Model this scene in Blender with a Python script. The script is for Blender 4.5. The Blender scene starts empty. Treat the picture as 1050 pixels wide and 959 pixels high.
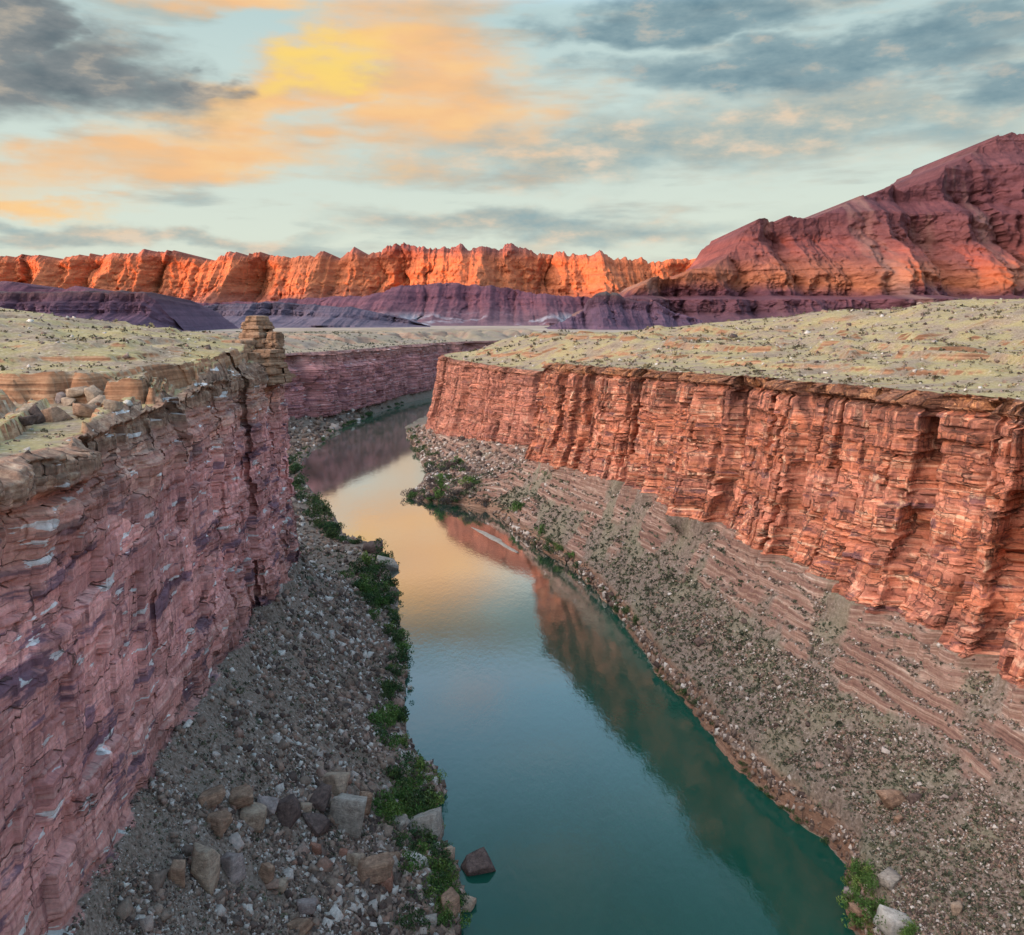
import bpy, math, random
import numpy as np
from mathutils import Vector, Matrix
from mathutils.bvhtree import BVHTree

random.seed(7)
RNG = np.random.default_rng(11)
scene = bpy.context.scene
col = scene.collection
R = math.radians

# ------------------------------------------------------------------ camera
CAM_H, F, HX, HY = 142.0, 909.0, 525.0, 325.0      # metres; focal length and horizon in photo pixels
cam_d = bpy.data.cameras.new('camera')
cam = bpy.data.objects.new('camera', cam_d); col.objects.link(cam)
cam.location = (0, 0, CAM_H); cam.rotation_euler = (R(90), 0, 0)
cam_d.sensor_width = 36.0; cam_d.lens = 36.0 * F / 1050.0
cam_d.shift_y = -(479.5 - HY) / 1050.0
cam_d.clip_start = 1.0; cam_d.clip_end = 90000.0
scene.camera = cam

# ------------------------------------------------------------------ light and exposure
SUN_EL, SUN_AZ = R(2.0), R(58.0)                   # low sun, behind the viewer and to the left
S_DIR = Vector((-math.sin(SUN_AZ) * math.cos(SUN_EL), -math.cos(SUN_AZ) * math.cos(SUN_EL), math.sin(SUN_EL)))
sun_d = bpy.data.lights.new('sun', 'SUN')
sun = bpy.data.objects.new('sun', sun_d); col.objects.link(sun)
sun_d.energy = 5.0; sun_d.angle = R(0.5); sun_d.color = (1.0, 0.33, 0.055)
sun.rotation_euler = (-S_DIR).to_track_quat('-Z', 'Y').to_euler()
scene.view_settings.view_transform = 'Standard'
scene.view_settings.look = 'None'
scene.view_settings.exposure = 0.0
scene.view_settings.gamma = 1.0
scene.view_settings.use_curve_mapping = False
scene.cycles.max_bounces = 6
scene.cycles.diffuse_bounces = 3
scene.cycles.glossy_bounces = 3
scene.cycles.use_adaptive_sampling = True

def lin(r, g, b):
    f = lambda c: (c / 255 / 12.92) if c / 255 <= 0.04045 else ((c / 255 + 0.055) / 1.055) ** 2.4
    return (f(r), f(g), f(b), 1.0)

# ------------------------------------------------------------------ node helper
class NT:
    def __init__(self, tree):
        self.t = tree; self.n = tree.nodes; self.l = tree.links
    def new(self, kind, **kw):
        n = self.n.new(kind)
        for k, v in kw.items(): setattr(n, k, v)
        return n
    def put(self, sock, v):
        if v is None: return
        if isinstance(v, bpy.types.NodeSocket): self.l.new(v, sock)
        else: sock.default_value = v
    def math(self, op, a, b=None, c=None, clamp=False):
        n = self.new('ShaderNodeMath', operation=op, use_clamp=clamp)
        self.put(n.inputs[0], a); self.put(n.inputs[1], b); self.put(n.inputs[2], c)
        return n.outputs[0]
    def vmath(self, op, a, b=None):
        n = self.new('ShaderNodeVectorMath', operation=op)
        self.put(n.inputs[0], a); self.put(n.inputs[1], b)
        return n.outputs['Value'] if op in ('DOT_PRODUCT', 'LENGTH') else n.outputs[0]
    def mix(self, f, a, b, blend='MIX'):
        n = self.new('ShaderNodeMix', data_type='RGBA', blend_type=blend)
        self.put(n.inputs['Factor'], f); self.put(n.inputs[6], a); self.put(n.inputs[7], b)
        return n.outputs[2]
    def step(self, x, lo, hi, a=0.0, b=1.0):
        n = self.new('ShaderNodeMapRange', interpolation_type='SMOOTHSTEP')
        for i, v in enumerate((x, lo, hi, a, b)): self.put(n.inputs[i], v)
        return n.outputs[0]
    def noise(self, vec, scale, detail=5.0, rough=0.55, dist=0.0):
        n = self.new('ShaderNodeTexNoise')
        self.put(n.inputs['Vector'], vec); n.inputs['Scale'].default_value = scale
        n.inputs['Detail'].default_value = detail; n.inputs['Roughness'].default_value = rough
        n.inputs['Distortion'].default_value = dist
        return n.outputs['Fac']
    def ramp(self, f, stops, interp='LINEAR'):
        n = self.new('ShaderNodeValToRGB'); cr = n.color_ramp; cr.interpolation = interp
        while len(cr.elements) < len(stops): cr.elements.new(0.5)
        for e, (p, c) in zip(cr.elements, stops): e.position = p; e.color = c
        self.put(n.inputs[0], f)
        return n.outputs[0]
    def comb(self, x, y, z):
        n = self.new('ShaderNodeCombineXYZ')
        for i, v in enumerate((x, y, z)): self.put(n.inputs[i], v)
        return n.outputs[0]
    def sep(self, v):
        n = self.new('ShaderNodeSeparateXYZ'); self.put(n.inputs[0], v)
        return n.outputs
    def attr(self, name):
        n = self.new('ShaderNodeAttribute', attribute_name=name)
        return n.outputs['Fac']

# ------------------------------------------------------------------ world: dawn sky and clouds
def build_world():
    w = bpy.data.worlds.new('World'); scene.world = w; w.use_nodes = True
    w.node_tree.nodes.clear()
    g = NT(w.node_tree)
    d = g.new('ShaderNodeTexCoord').outputs['Generated']
    d = g.vmath('NORMALIZE', d)
    x, y, z = g.sep(d)
    az = g.math('ARCTAN2', x, y); el = g.math('ARCSINE', z)
    sky = g.new('ShaderNodeTexSky', sky_type='NISHITA')
    sky.sun_disc = False; sky.sun_elevation = SUN_EL
    sky.sun_rotation = math.pi + SUN_AZ
    sky.altitude = 1100
    # clear air: nishita plus the pale dawn gradient
    base = g.ramp(g.math('ADD', g.math('MULTIPLY', el, 0.9), 0.02), [
        (0.0, lin(226, 226, 206)), (0.10, lin(226, 236, 222)), (0.26, lin(206, 226, 222)), (0.45, lin(160, 200, 212)), (1.0, lin(110, 165, 195))])
    base = g.mix(0.10, base, g.mix(1.0, sky.outputs[0], (0.10, 0.10, 0.10, 1), 'MULTIPLY'))
    cv = g.comb(g.math('MULTIPLY', az, 5.0), g.math('MULTIPLY', el, 17.0), 0.0)
    n1 = g.noise(cv, 1.0, 8, 0.54, 0.0)
    cv2 = g.comb(g.math('MULTIPLY', az, 7.0), g.math('MULTIPLY', el, 42.0), 3.7)
    n2 = g.noise(cv2, 1.0, 7, 0.52, 0.0)
    n3 = g.noise(g.comb(g.math('MULTIPLY', az, 16.0), g.math('MULTIPLY', el, 40.0), 9.1), 1.0, 9, 0.60, 0.0)
    nn = g.math('ADD', g.math('MULTIPLY', n1, 0.6), g.math('MULTIPLY', n3, 0.4))
    w1 = g.noise(g.comb(g.math('MULTIPLY', az, 6.5), g.math('MULTIPLY', el, 15.0), 21.0), 1.0, 5, 0.55)
    w2 = g.noise(g.comb(g.math('MULTIPLY', az, 6.5), g.math('MULTIPLY', el, 15.0), 43.0), 1.0, 5, 0.55)
    azw = g.math('ADD', az, g.math('MULTIPLY', g.math('SUBTRACT', w1, 0.5), 0.34))
    elw = g.math('ADD', el, g.math('MULTIPLY', g.math('SUBTRACT', w2, 0.5), 0.11))
    def blob(px, py, sx, sy, rot=0.0):
        t = (px - HX) / F; a0 = math.atan(t); e0 = math.atan((HY - py) / F * math.cos(a0))
        sx, sy = sx / F, sy / F
        da = g.math('SUBTRACT', azw, a0); de = g.math('SUBTRACT', elw, e0)
        c, s = math.cos(R(rot)), math.sin(R(rot))
        p = g.math('DIVIDE', g.math('ADD', g.math('MULTIPLY', da, c), g.math('MULTIPLY', de, s)), sx)
        q = g.math('DIVIDE', g.math('SUBTRACT', g.math('MULTIPLY', de, c), g.math('MULTIPLY', da, s)), sy)
        r2 = g.math('ADD', g.math('MULTIPLY', p, p), g.math('MULTIPLY', q, q))
        return g.math('EXPONENT', g.math('MULTIPLY', r2, -1.0))
    def mask(blobs, noise, amp, lo, hi):
        s = blobs[0]
        for b in blobs[1:]: s = g.math('MAXIMUM', s, b)
        v = g.math('ADD', s, g.math('MULTIPLY', g.math('SUBTRACT', noise, 0.5), amp))
        return g.step(v, lo, hi)
    c = base
    # thin high streaks everywhere, more of them to the right
    c = g.mix(g.math('MULTIPLY', g.step(n2, 0.46, 0.66), 0.75), c, g.ramp(n1, [(0.35, lin(150, 176, 180)), (0.6, lin(214, 205, 186))]))
    # dull grey-tan bank in the middle right
    m = mask([blob(640, 150, 330, 42, 2), blob(900, 120, 300, 40), blob(560, 235, 260, 22), blob(150, 243, 230, 13)], nn, 1.4, 0.20, 1.0)
    c = g.mix(g.math('MULTIPLY', m, 0.85), c, g.ramp(n3, [(0.36, lin(138, 164, 170)), (0.52, lin(178, 184, 176)), (0.66, lin(226, 204, 180))]))
    # blue-grey clouds top right
    m = mask([blob(840, 62, 290, 34, 1), blob(700, 18, 190, 30), blob(1060, 80, 130, 30), blob(980, -60, 260, 40)], nn, 1.5, 0.34, 0.85)
    c = g.mix(g.math('MULTIPLY', m, 0.93), c, g.ramp(n3, [(0.34, lin(104, 136, 150)), (0.55, lin(134, 160, 168)), (0.7, lin(190, 186, 176))]))
    # orange cloud lit from below
    m = mask([blob(300, 98, 215, 44, 24), blob(170, 165, 190, 26, 8), blob(430, 60, 120, 66), blob(240, 5, 120, 16), blob(10, 205, 60, 14), blob(450, 120, 130, 50), blob(455, -62, 60, 14)], g.math('ADD', g.math('MULTIPLY', nn, 0.45), g.math('MULTIPLY', n2, 0.55)), 1.8, 0.12, 1.0)
    c = g.mix(g.math('MULTIPLY', m, 0.95), c, g.ramp(n1, [(0.30, lin(216, 186, 152)), (0.50, lin(246, 194, 140)), (0.68, lin(254, 208, 146))]))
    m = mask([blob(335, 74, 80, 22, 20)], g.math('ADD', g.math('MULTIPLY', n2, 0.5), g.math('MULTIPLY', n3, 0.5)), 1.0, 0.05, 1.15)
    c = g.mix(g.math('MULTIPLY', m, 0.85), c, lin(255, 220, 116))
    # grey cloud top left
    m = mask([blob(60, 72, 165, 44, -4), blob(15, 25, 70, 46), blob(200, 85, 70, 16, -6), blob(-150, 60, 200, 50)], nn, 1.25, 0.24, 0.92)
    c = g.mix(g.math('MULTIPLY', m, 0.95), c, g.ramp(n3, [(0.34, lin(98, 110, 118)), (0.54, lin(128, 134, 137)), (0.72, lin(186, 174, 158))]))
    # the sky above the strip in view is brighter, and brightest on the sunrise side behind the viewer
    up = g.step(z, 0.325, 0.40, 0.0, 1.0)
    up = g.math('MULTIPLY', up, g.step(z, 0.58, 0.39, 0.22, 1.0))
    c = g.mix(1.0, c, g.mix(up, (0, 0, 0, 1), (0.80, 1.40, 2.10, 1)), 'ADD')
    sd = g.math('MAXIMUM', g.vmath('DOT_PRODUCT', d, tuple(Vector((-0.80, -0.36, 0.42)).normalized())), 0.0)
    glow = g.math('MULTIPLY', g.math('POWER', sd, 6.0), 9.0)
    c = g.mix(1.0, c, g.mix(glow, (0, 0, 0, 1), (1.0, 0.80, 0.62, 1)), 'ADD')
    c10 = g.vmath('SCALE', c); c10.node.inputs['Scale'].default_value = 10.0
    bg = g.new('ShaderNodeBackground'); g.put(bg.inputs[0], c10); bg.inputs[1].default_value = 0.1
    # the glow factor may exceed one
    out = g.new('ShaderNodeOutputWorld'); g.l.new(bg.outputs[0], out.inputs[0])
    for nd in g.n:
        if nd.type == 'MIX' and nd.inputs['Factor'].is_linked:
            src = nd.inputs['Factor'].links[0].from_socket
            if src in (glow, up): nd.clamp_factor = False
    w.cycles.sampling_method = 'MANUAL'; w.cycles.sample_map_resolution = 1024
build_world()

# ------------------------------------------------------------------ scene bookkeeping
def tag(o, label, cat, group=None):
    o['label'] = label; o['category'] = cat
    if group: o['group'] = group
def link(name, me, mat=None, parent=None, kind=None):
    o = bpy.data.objects.new(name, me); col.objects.link(o)
    if mat: me.materials.append(mat)
    if parent: o.parent = parent
    if kind: o['kind'] = kind
    return o
def make_mesh(name, V, faces, attrs=None):
    V = np.ascontiguousarray(V, dtype=np.float32); faces = np.ascontiguousarray(faces, dtype=np.int32)
    k = faces.shape[1]; me = bpy.data.meshes.new(name)
    me.vertices.add(len(V)); me.vertices.foreach_set('co', V.ravel())
    me.loops.add(faces.size); me.loops.foreach_set('vertex_index', faces.ravel())
    me.polygons.add(len(faces)); me.polygons.foreach_set('loop_start', np.arange(len(faces), dtype=np.int32) * k)
    me.update(calc_edges=True)
    for a, v in (attrs or {}).items():
        at = me.attributes.new(a, 'FLOAT', 'POINT'); at.data.foreach_set('value', np.ascontiguousarray(v, dtype=np.float32).ravel())
    return me
def grid_faces(r, c, flip=False):
    i = np.arange(r - 1)[:, None] * c + np.arange(c - 1)[None]
    q = np.stack([i, i + 1, i + c + 1, i + c], -1).reshape(-1, 4)
    return q[:, ::-1] if flip else q

# ------------------------------------------------------------------ numpy noise
def h01(*a, seed=0):
    h = np.uint32(seed * 7919 + 13)
    with np.errstate(over='ignore'):
        for i, v in enumerate(a):
            h = (h ^ (np.asarray(v).astype(np.int64).astype(np.uint32) * np.uint32((374761393, 668265263, 2246822519)[i % 3]))) * np.uint32(3266489917)
            h = h ^ (h >> np.uint32(15))
        h = h * np.uint32(2654435761); h = h ^ (h >> np.uint32(13))
    return h.astype(np.float32) * np.float32(1 / 4294967296)
def vn(x, y, seed=0):
    x, y = np.broadcast_arrays(np.asarray(x, np.float64), np.asarray(y, np.float64))
    ix = np.floor(x); iy = np.floor(y); fx = (x - ix).astype(np.float32); fy = (y - iy).astype(np.float32)
    fx = fx * fx * (3 - 2 * fx); fy = fy * fy * (3 - 2 * fy)
    a, b = h01(ix, iy, seed=seed), h01(ix + 1, iy, seed=seed)
    c, d = h01(ix, iy + 1, seed=seed), h01(ix + 1, iy + 1, seed=seed)
    return (a + (b - a) * fx) * (1 - fy) + (c + (d - c) * fx) * fy
def fbm(x, y, o=4, seed=0, gain=0.5, lac=2.03):
    s = 0; a = 1; t = 0
    for i in range(o):
        s = s + a * vn(np.asarray(x) * lac ** i + 17.3 * i, np.asarray(y) * lac ** i - 9.1 * i, seed + i); t += a; a *= gain
    return s / t
def ridged(x, y, o=4, seed=0, gain=0.55):
    s = 0; a = 1; t = 0
    for i in range(o):
        n = vn(np.asarray(x) * 2.1 ** i + 5.7 * i, np.asarray(y) * 2.1 ** i + 3.3 * i, seed + i)
        s = s + a * (1 - np.abs(2 * n - 1)); t += a; a *= gain
    return s / t
def sst(x, a, b):
    t = np.clip((x - a) / (b - a), 0, 1); return t * t * (3 - 2 * t)
def bounds(lo, hi, a, b, seed, extra=()):
    r = np.random.default_rng(seed); v = [lo]
    while v[-1] < hi: v.append(v[-1] + a + (b - a) * r.random() ** 1.5)
    v = np.array(v)
    for e in extra:
        v = v[np.abs(v - e) > a * 0.7]; v = np.sort(np.append(v, e))
    return v
def cells(x, b):
    i = np.clip(np.searchsorted(b, x), 1, len(b) - 1)
    l, h = b[i - 1], b[i]
    q = np.clip((x - l) / (h - l), 0, 1)
    near_hi = q > 0.5
    return i, q.astype(np.float32), np.where(near_hi, h - x, x - l).astype(np.float32), np.where(near_hi, i, i - 1)

# ------------------------------------------------------------------ plan of the canyon (metres)
def pix_curve(pts):
    p = np.array(pts, float); Y = CAM_H * F / (p[:, 1] - HY); X = (p[:, 0] - HX) / F * Y
    o = np.argsort(Y); return Y[o], X[o]
BL = pix_curve([(462, 990), (472, 958), (474, 925), (470, 895), (452, 862), (440, 850), (446, 828), (460, 811), (448, 795), (428, 780), (416, 757), (414, 720), (417, 690), (415, 660),
                (408, 632), (409, 605), (398, 590), (405, 577), (390, 565), (375, 556), (352, 549), (347, 535), (330, 516), (316, 498), (306, 488), (311, 470), (330, 455), (346, 441), (380, 426), (410, 415), (440, 408), (470, 402), (600, 388)])
BR = pix_curve([(886, 990), (876, 957), (866, 925), (868, 890), (842, 862), (800, 828), (760, 792), (722, 745), (700, 716), (672, 690), (650, 652), (630, 626), (604, 598), (585, 580), (560, 566), (530, 548), (512, 530),
                (495, 522), (470, 517), (440, 515.5), (424, 513), (415, 509), (424, 503), (432, 494), (437, 485), (430, 470), (421, 452), (415, 438), (432, 428), (446, 420), (480, 410), (620, 392)])
def XL(Y): return np.interp(Y, BL[0], BL[1])
def XR(Y): return np.interp(Y, BR[0], BR[1])
def tab(pts):
    p = np.array(pts, float); return lambda Y: np.interp(Y, p[:, 0], p[:, 1])
cL = tab([(-400, -85), (60, -70), (120, -70), (159, -74), (232, -82), (309, -87), (370, -93), (395, -99), (410, -115), (450, -190), (600, -270), (900, -340), (1000, -325), (1100, -272), (1200, -241), (1400, -193), (1550, -150), (1700, -75), (1900, 75), (2100, 300), (2400, 620)])
zL = tab([(-400, 124), (120, 121.5), (160, 119.5), (235, 121), (330, 124), (380, 125), (420, 122), (600, 112), (1000, 95), (1300, 92), (2400, 90)])
bLz = tab([(-400, 50), (120, 47), (310, 45), (394, 38), (600, 25), (1000, 14), (2400, 10)])
cR = tab([(-400, 185), (150, 158), (249, 133), (271, 127), (388, 101), (488, 73), (556, 50), (600, 36), (640, 23), (655, 17), (668, 19), (690, 40), (740, 38), (780, 27), (818, -6), (890, -50), (964, -80), (1040, -96), (1060, -92), (1100, -62), (1150, -5), (1250, 110), (1400, 270), (1600, 470), (2400, 1200)])
zR = tab([(-400, 122), (200, 119), (290, 117.5), (430, 114), (560, 110), (655, 108), (672, 107), (690, 97), (780, 93), (900, 96), (1040, 97), (1150, 103), (1300, 108), (2400, 105)])
bRz = tab([(-400, 49), (500, 48), (600, 42), (660, 35), (780, 27), (960, 17), (1050, 12), (2400, 12)])

def px_to_Y(px, c):
    Y = np.linspace(120, 1050, 4000); return float(Y[np.argmin(np.abs(HX + F * c(Y) / Y - px))])

LAYR = bounds(-12, 140, 0.7, 4.2, 3); LAYR2 = bounds(-12, 140, 6, 17, 4)
LAYL = bounds(-30, 150, 0.5, 3.6, 8); LAYL2 = bounds(-30, 150, 7, 20, 9)
CRACKS = [px_to_Y(p, cR) for p in (1022, 926, 769, 686, 642)]
BUTT = bounds(-420, 2450, 6, 27, 21, CRACKS)
SMALL = bounds(-420, 2450, 1.8, 6.5, 22)
FARB = bounds(-420, 2450, 18, 70, 33)
BUTTL = bounds(-420, 2450, 12, 38, 31, (158,)); SMALLL = bounds(-420, 2450, 2.2, 8, 32)
PLATE1 = bounds(-420, 2450, 5, 18, 34); PLATE2 = bounds(-420, 2450, 2.0, 8, 35); PLATE3 = bounds(-420, 2450, 0.8, 3, 36)

def disp_right(Y, z, zeta):
    zw = zeta + 1.4 * (vn(Y / 30, 0, 5) - 0.5) + 0.15 * (vn(Y / 4, zeta / 8, 6) - 0.5)
    li, lq, ld, _ = cells(zw, LAYR); l2, _, l2d, _ = cells(zw, LAYR2)
    thin = 0.15 + 1.1 * (h01(l2, seed=30) > 0.5)
    Yw = Y + 1.5 * (fbm(Y / 12, z / 16, 2, 41) - 0.5) + 0.3 * (h01(li, seed=4) - 0.5)
    bi, bq, bd, be = cells(Yw, BUTT)
    D = (h01(bi, seed=1) * 14 - 7) + 1.2 * (1 - np.abs(2 * bq - 1) ** 6)
    D = D * sst(zeta, -2, 6) ** 0.5
    D = D + (h01(bi, l2, seed=2) - 0.5) * 2.2
    si, sq, sd, se = cells(Yw + 2.5 * h01(l2 // 2, seed=8), SMALL)
    D = D + (h01(si, l2 // 2, seed=3) - 0.5) * 2.9 + 0.35 * (1 - np.abs(2 * sq - 1) ** 8)
    D = D + (h01(li, bi, seed=5) - 0.5) * 1.1 * thin + (h01(l2, seed=31) - 0.5) * 1.6
    w = 1.2 + 3.0 * h01(li, seed=6)
    ki = np.floor(Yw / w + 7 * h01(li, seed=7))
    D = D + (h01(ki, li, seed=9) - 0.5) * 0.75 * (0.4 + 0.6 * thin)
    D = D - 0.45 * thin * np.abs(2 * lq - 1) ** 8 * sst(vn(Y / 12, zeta / 6, 19), 0.3, 0.6)
    strong = (h01(be, seed=10) > 0.35) * (0.5 + 0.5 * h01(be, seed=11))
    K = 6.0 * np.exp(-(bd / 0.7) ** 4) * strong * sst(vn(Y / 3, zeta / 22, 12), 0.22, 0.42)
    K = K + 2.6 * np.exp(-(sd / 0.45) ** 4) * (h01(se, seed=16) > 0.5) * sst(vn(Y / 3, zeta / 12, 18), 0.42, 0.55)
    for i, c in enumerate(CRACKS):
        cd = np.abs(Y - c + 1.5 * (vn(zeta / 9, c, 14) - 0.5) + 0.6 * np.sign(np.sin(zeta / 9 + c)))
        K = np.maximum(K, 13 * np.exp(-(cd / (1.5, 1.5, 1.9, 1.4, 1.4)[i]) ** 4) * sst(zeta, 62, 44) * sst(vn(zeta / 6, c, 15), 0.12, 0.3))
    # hollows under beds
    hol = sst(vn(Y / 7, li * 3.1, 27), 0.62, 0.74) * sst(np.abs(lq - 0.35), 0.35, 0.15)
    D = D - 1.8 * hol
    D = D + 2.2 * sst(zeta, 4.2, 3.4) * (h01(np.floor(Yw / 5.1), seed=15)) - 1.6 * np.exp(-((zeta - 5.2) / 0.9) ** 2)
    D = D - 2.5 * sst(zeta, 3.5, 0) * h01(np.floor(Yw / 3.3), seed=17)
    D = D + (fbm(Y / 1.4, z / 1.4, 3, 51) - 0.5) * 0.45
    # lower cliff flares outwards
    D = D + 5.5 * sst(zeta, 42, 82) ** 1.6 * (1 + (vn(Y / 14, zeta / 9, 77) - 0.5))
    far = sst(Y, 665, 700)
    # a deep shaded corner left of the big buttress, and broad bays
    D = D + 5.0 * (fbm(Y / 55, 3, 2, 57) - 0.5) * 2 * sst(Y, 640, 600)
    return D * (1 - 0.2 * far), K * sst(zeta, 80, 68) * sst(zeta, -1, 1)

def disp_left(Y, z, zeta):
    zw = zeta + 1.0 * (vn(Y / 40, 0, 105) - 0.5) + 0.4 * (vn(Y / 5, zeta / 8, 106) - 0.5)
    li, lq, ld, _ = cells(zw, LAYL); l2, _, _, _ = cells(zw, LAYL2)
    Yw = Y + 1.2 * (fbm(Y / 9, z / 12, 2, 141) - 0.5) + 0.4 * (h01(li, seed=104) - 0.5)
    blocky = 0.10 + 0.9 * np.maximum(sst(Y, 190, 300), sst(zeta, 20, 8) * 0.75)
    bi, bq, bd, be = cells(Yw, BUTTL)
    D = (h01(bi, seed=101) - 0.5) * 3.6 * blocky + 1.5 * blocky * (1 - np.abs(2 * bq - 1) ** 3)
    si, sq, sd, se = cells(Yw + 5 * h01(l2, seed=108), SMALLL)
    D = D + (h01(si, l2, seed=103) - 0.5) * 1.7 * blocky
    # spalled slabs: straight-edged plates of several sizes
    Ys = Y + 0.35 * (fbm(Y / 4, z / 4, 2, 161) - 0.5) + 0.10 * zeta * (vn(Y / 40, 2, 164) - 0.5)
    zs = zeta + 0.5 * (fbm(Y / 5, z / 5, 2, 162) - 0.5)
    for k, (bb, hmin, hmax, amp) in enumerate(((PLATE1, 7, 22, 2.3), (PLATE2, 3, 10, 0.9), (PLATE3, 1.0, 3.5, 0.16))):
        pi_, pq, pd_, _ = cells(Ys + 1.1 * k, bb)
        hh = hmin + (hmax - hmin) * h01(pi_, seed=165 + k)
        pj = np.floor(zs / hh + h01(pi_, seed=168 + k) * 5)
        fy = zs / hh + h01(pi_, seed=168 + k) * 5 - pj
        D = D - 0.30 * amp * ((pd_ < 0.22) + (np.minimum(fy, 1 - fy) * hh < 0.16)) * (h01(pi_, pj, seed=178 + k) > 0.35)
        D = D + (h01(pi_, pj, seed=171 + k) - 0.5) * amp + 0.10 * amp * (h01(pi_, pj, seed=174 + k) - 0.5) * (pq - 0.5) * 8
    D = D + (h01(li, seed=107) - 0.5) * 1.1 * (0.12 + 0.8 * blocky)
    ki = np.floor(Yw / (1.4 + 3.4 * h01(li, seed=109)) + 7 * h01(li, seed=110))
    D = D + (h01(ki, li, seed=111) - 0.5) * 1.0 * blocky
    D = D - 0.4 * np.abs(2 * lq - 1) ** 8 * (0.3 + 0.7 * blocky)
    K = 3.2 * np.exp(-(bd / 0.45) ** 4) * (h01(be, seed=112) > 0.5) * sst(vn(Y / 3, zeta / 14, 113), 0.5, 0.62) * (0.35 + 0.65 * blocky)
    K = K + 1.3 * blocky * np.exp(-(sd / 0.3) ** 4) * (h01(se, seed=116) > 0.55) * sst(vn(Y / 3, zeta / 9, 118), 0.45, 0.58)
    # dark alcove and the projecting brown cap at the near end
    D = D - 3.0 * np.exp(-((Y - 262) / 3.0) ** 2 - ((zeta - 36) / 9) ** 4)
    cap = sst(Y, 162, 157)
    D = D + cap * (2.8 * sst(zeta, 6.2, 5.4) - 1.2 * np.exp(-((zeta - 8) / 1.6) ** 2)) 
    D = D - cap * 2.2 * np.exp(-((Y - 131) / 6.0) ** 4) * sst(zeta, 6, 7) * sst(zeta, 30, 20)
    D = D - (1 - cap) * sst(Y, 300, 250) * 3.5 * sst(zeta, 13, 3) * (0.4 + h01(si, seed=120))
    D = D + (fbm(Y / 1.2, z / 1.2, 3, 151) - 0.5) * 0.3 * (0.3 + 0.7 * blocky)
    D = D + 3.0 * sst(zeta, 50, 80) ** 1.5 * vn(Y / 10, zeta / 8, 177)
    # far wall: broad columns, a stepped top
    fw = sst(Y, 900, 1000)
    ci, cq, cd, _ = cells(Y + 14 * (vn(Y / 30, zeta / 25, 181) - 0.5), FARB)
    DF = (h01(ci, seed=182) - 0.5) * 30 + 6 * (1 - np.abs(2 * cq - 1) ** 4) + (h01(si, l2, seed=183) - 0.5) * 7 + (h01(li, seed=184) - 0.5) * 3 - 14 * sst(zeta, 22, 10) * sst(vn(Y / 60, 1, 186), 0.3, 0.6) - 6 * np.exp(-(cd / 3.0) ** 2)
    return D * (1 - fw) + DF * fw, K * (1 - fw)

def plateau_right(X, Y, d, zr):
    n = fbm(X / 60, Y / 60, 5, 201)
    t = sst(d, 10, 110)
    z = zr * (1 - t) + (120 + 0.004 * (600 - Y)) * t
    z = z + 0.012 * np.minimum(d, 400)
    Hh = np.interp(Y, [-400, 300, 800, 1000, 1200, 1400, 2400], [38, 36, 33, 19, 9, 6, 4])
    z = z + Hh * sst(d + 90 * (n - 0.5), 150, 430) + (n - 0.5) * 7 * sst(d, 10, 120)
    z = z + 1.2 * (fbm(X / 9, Y / 9, 3, 205) - 0.5) * sst(d, 2, 25)
    # broken ledges
    for k, (dist, hgt, sc) in enumerate(((48, 2.6, 21), (92, 4.2, 26), (150, 4.6, 30), (225, 4.4, 34))):
        e = d + 75 * (fbm(X / 75, Y / 75, 4, 211 + k) - 0.5) - dist + 2.2 * (h01(np.floor((Y + 0.3 * X) / 3.1), seed=215) - 0.5)
        gap = sst(fbm(X / sc, Y / sc, 3, 221 + k), 0.48, 0.54)
        z = z + 0.85 * hgt * gap * (sst(e, -0.5, 0.2) * 0.55 + sst(e, 0.9, 1.6) * 0.45) * sst(e, 45, 4)
    return z - 75 * sst(d, 600, 1200)

def plateau_left(X, Y, d, zr):
    n = fbm(X / 40, Y / 40, 5, 301)
    z = zr + 0.015 * np.minimum(d, 120) + (n - 0.5) * 3.0 * sst(d, 3, 30) + 0.8 * (fbm(X / 5, Y / 5, 3, 305) - 0.5) * sst(d, 1, 8)
    wob = 5 * (fbm(X / 16, Y / 60, 3, 303) - 0.5)
    near = sst(Y, 420, 395)
    e = np.minimum(Y - 217 + wob, np.maximum((d - 4 - 0.4 * np.maximum(0, 255 - Y)) + wob * 0.4, 0))      # depth behind the ledge line
    e = np.where(Y > 206, e, -1)
    blk = ((h01(np.floor((X + 0.35 * Y + 2 * vn(X / 3, Y / 3, 317)) / 4.3), seed=311) - 0.5) * 2.0 + (h01(np.floor((X + 0.35 * Y) / 1.3), seed=312) - 0.5) * 0.7 - 2.5 * sst(vn(X / 2.5, 0, 313), 0.72, 0.8)) * sst(np.abs(e), 9, 4)
    e = e + blk
    led = (2.2 * sst(e, -0.9, -0.5) + 2.0 * sst(e, -0.1, 0.3) + 1.5 * sst(e, 0.5, 0.8) + 1.3 * sst(e, 1.5, 2.0)) * near * (0.75 + 0.5 * fbm(X / 12, Y / 12, 2, 318))
    up = np.clip(e, 0, 400)
    z = z + led + near * (13.5 * sst(up, 0, 175) + 2.0 * sst(up, 2, 30))
    zz = z / 3.0; fr = zz - np.floor(zz)
    l2 = sst(fbm(X / 22, Y / 22, 3, 304), 0.48, 0.6) * sst(d, 3, 10)
    z = z + l2 * 1.2 * (sst(fr, 0.40, 0.52) - fr)
    z = z - near * sst(up, 190, 300) * 14
    # pale hills above the far rim
    farh = sst(Y, 950, 1150)
    z = z + farh * (16 * sst(d, 20, 130) * sst(n, 0.3, 0.6) + 3)
    return z - 80 * sst(d, 500, 900)

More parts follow.
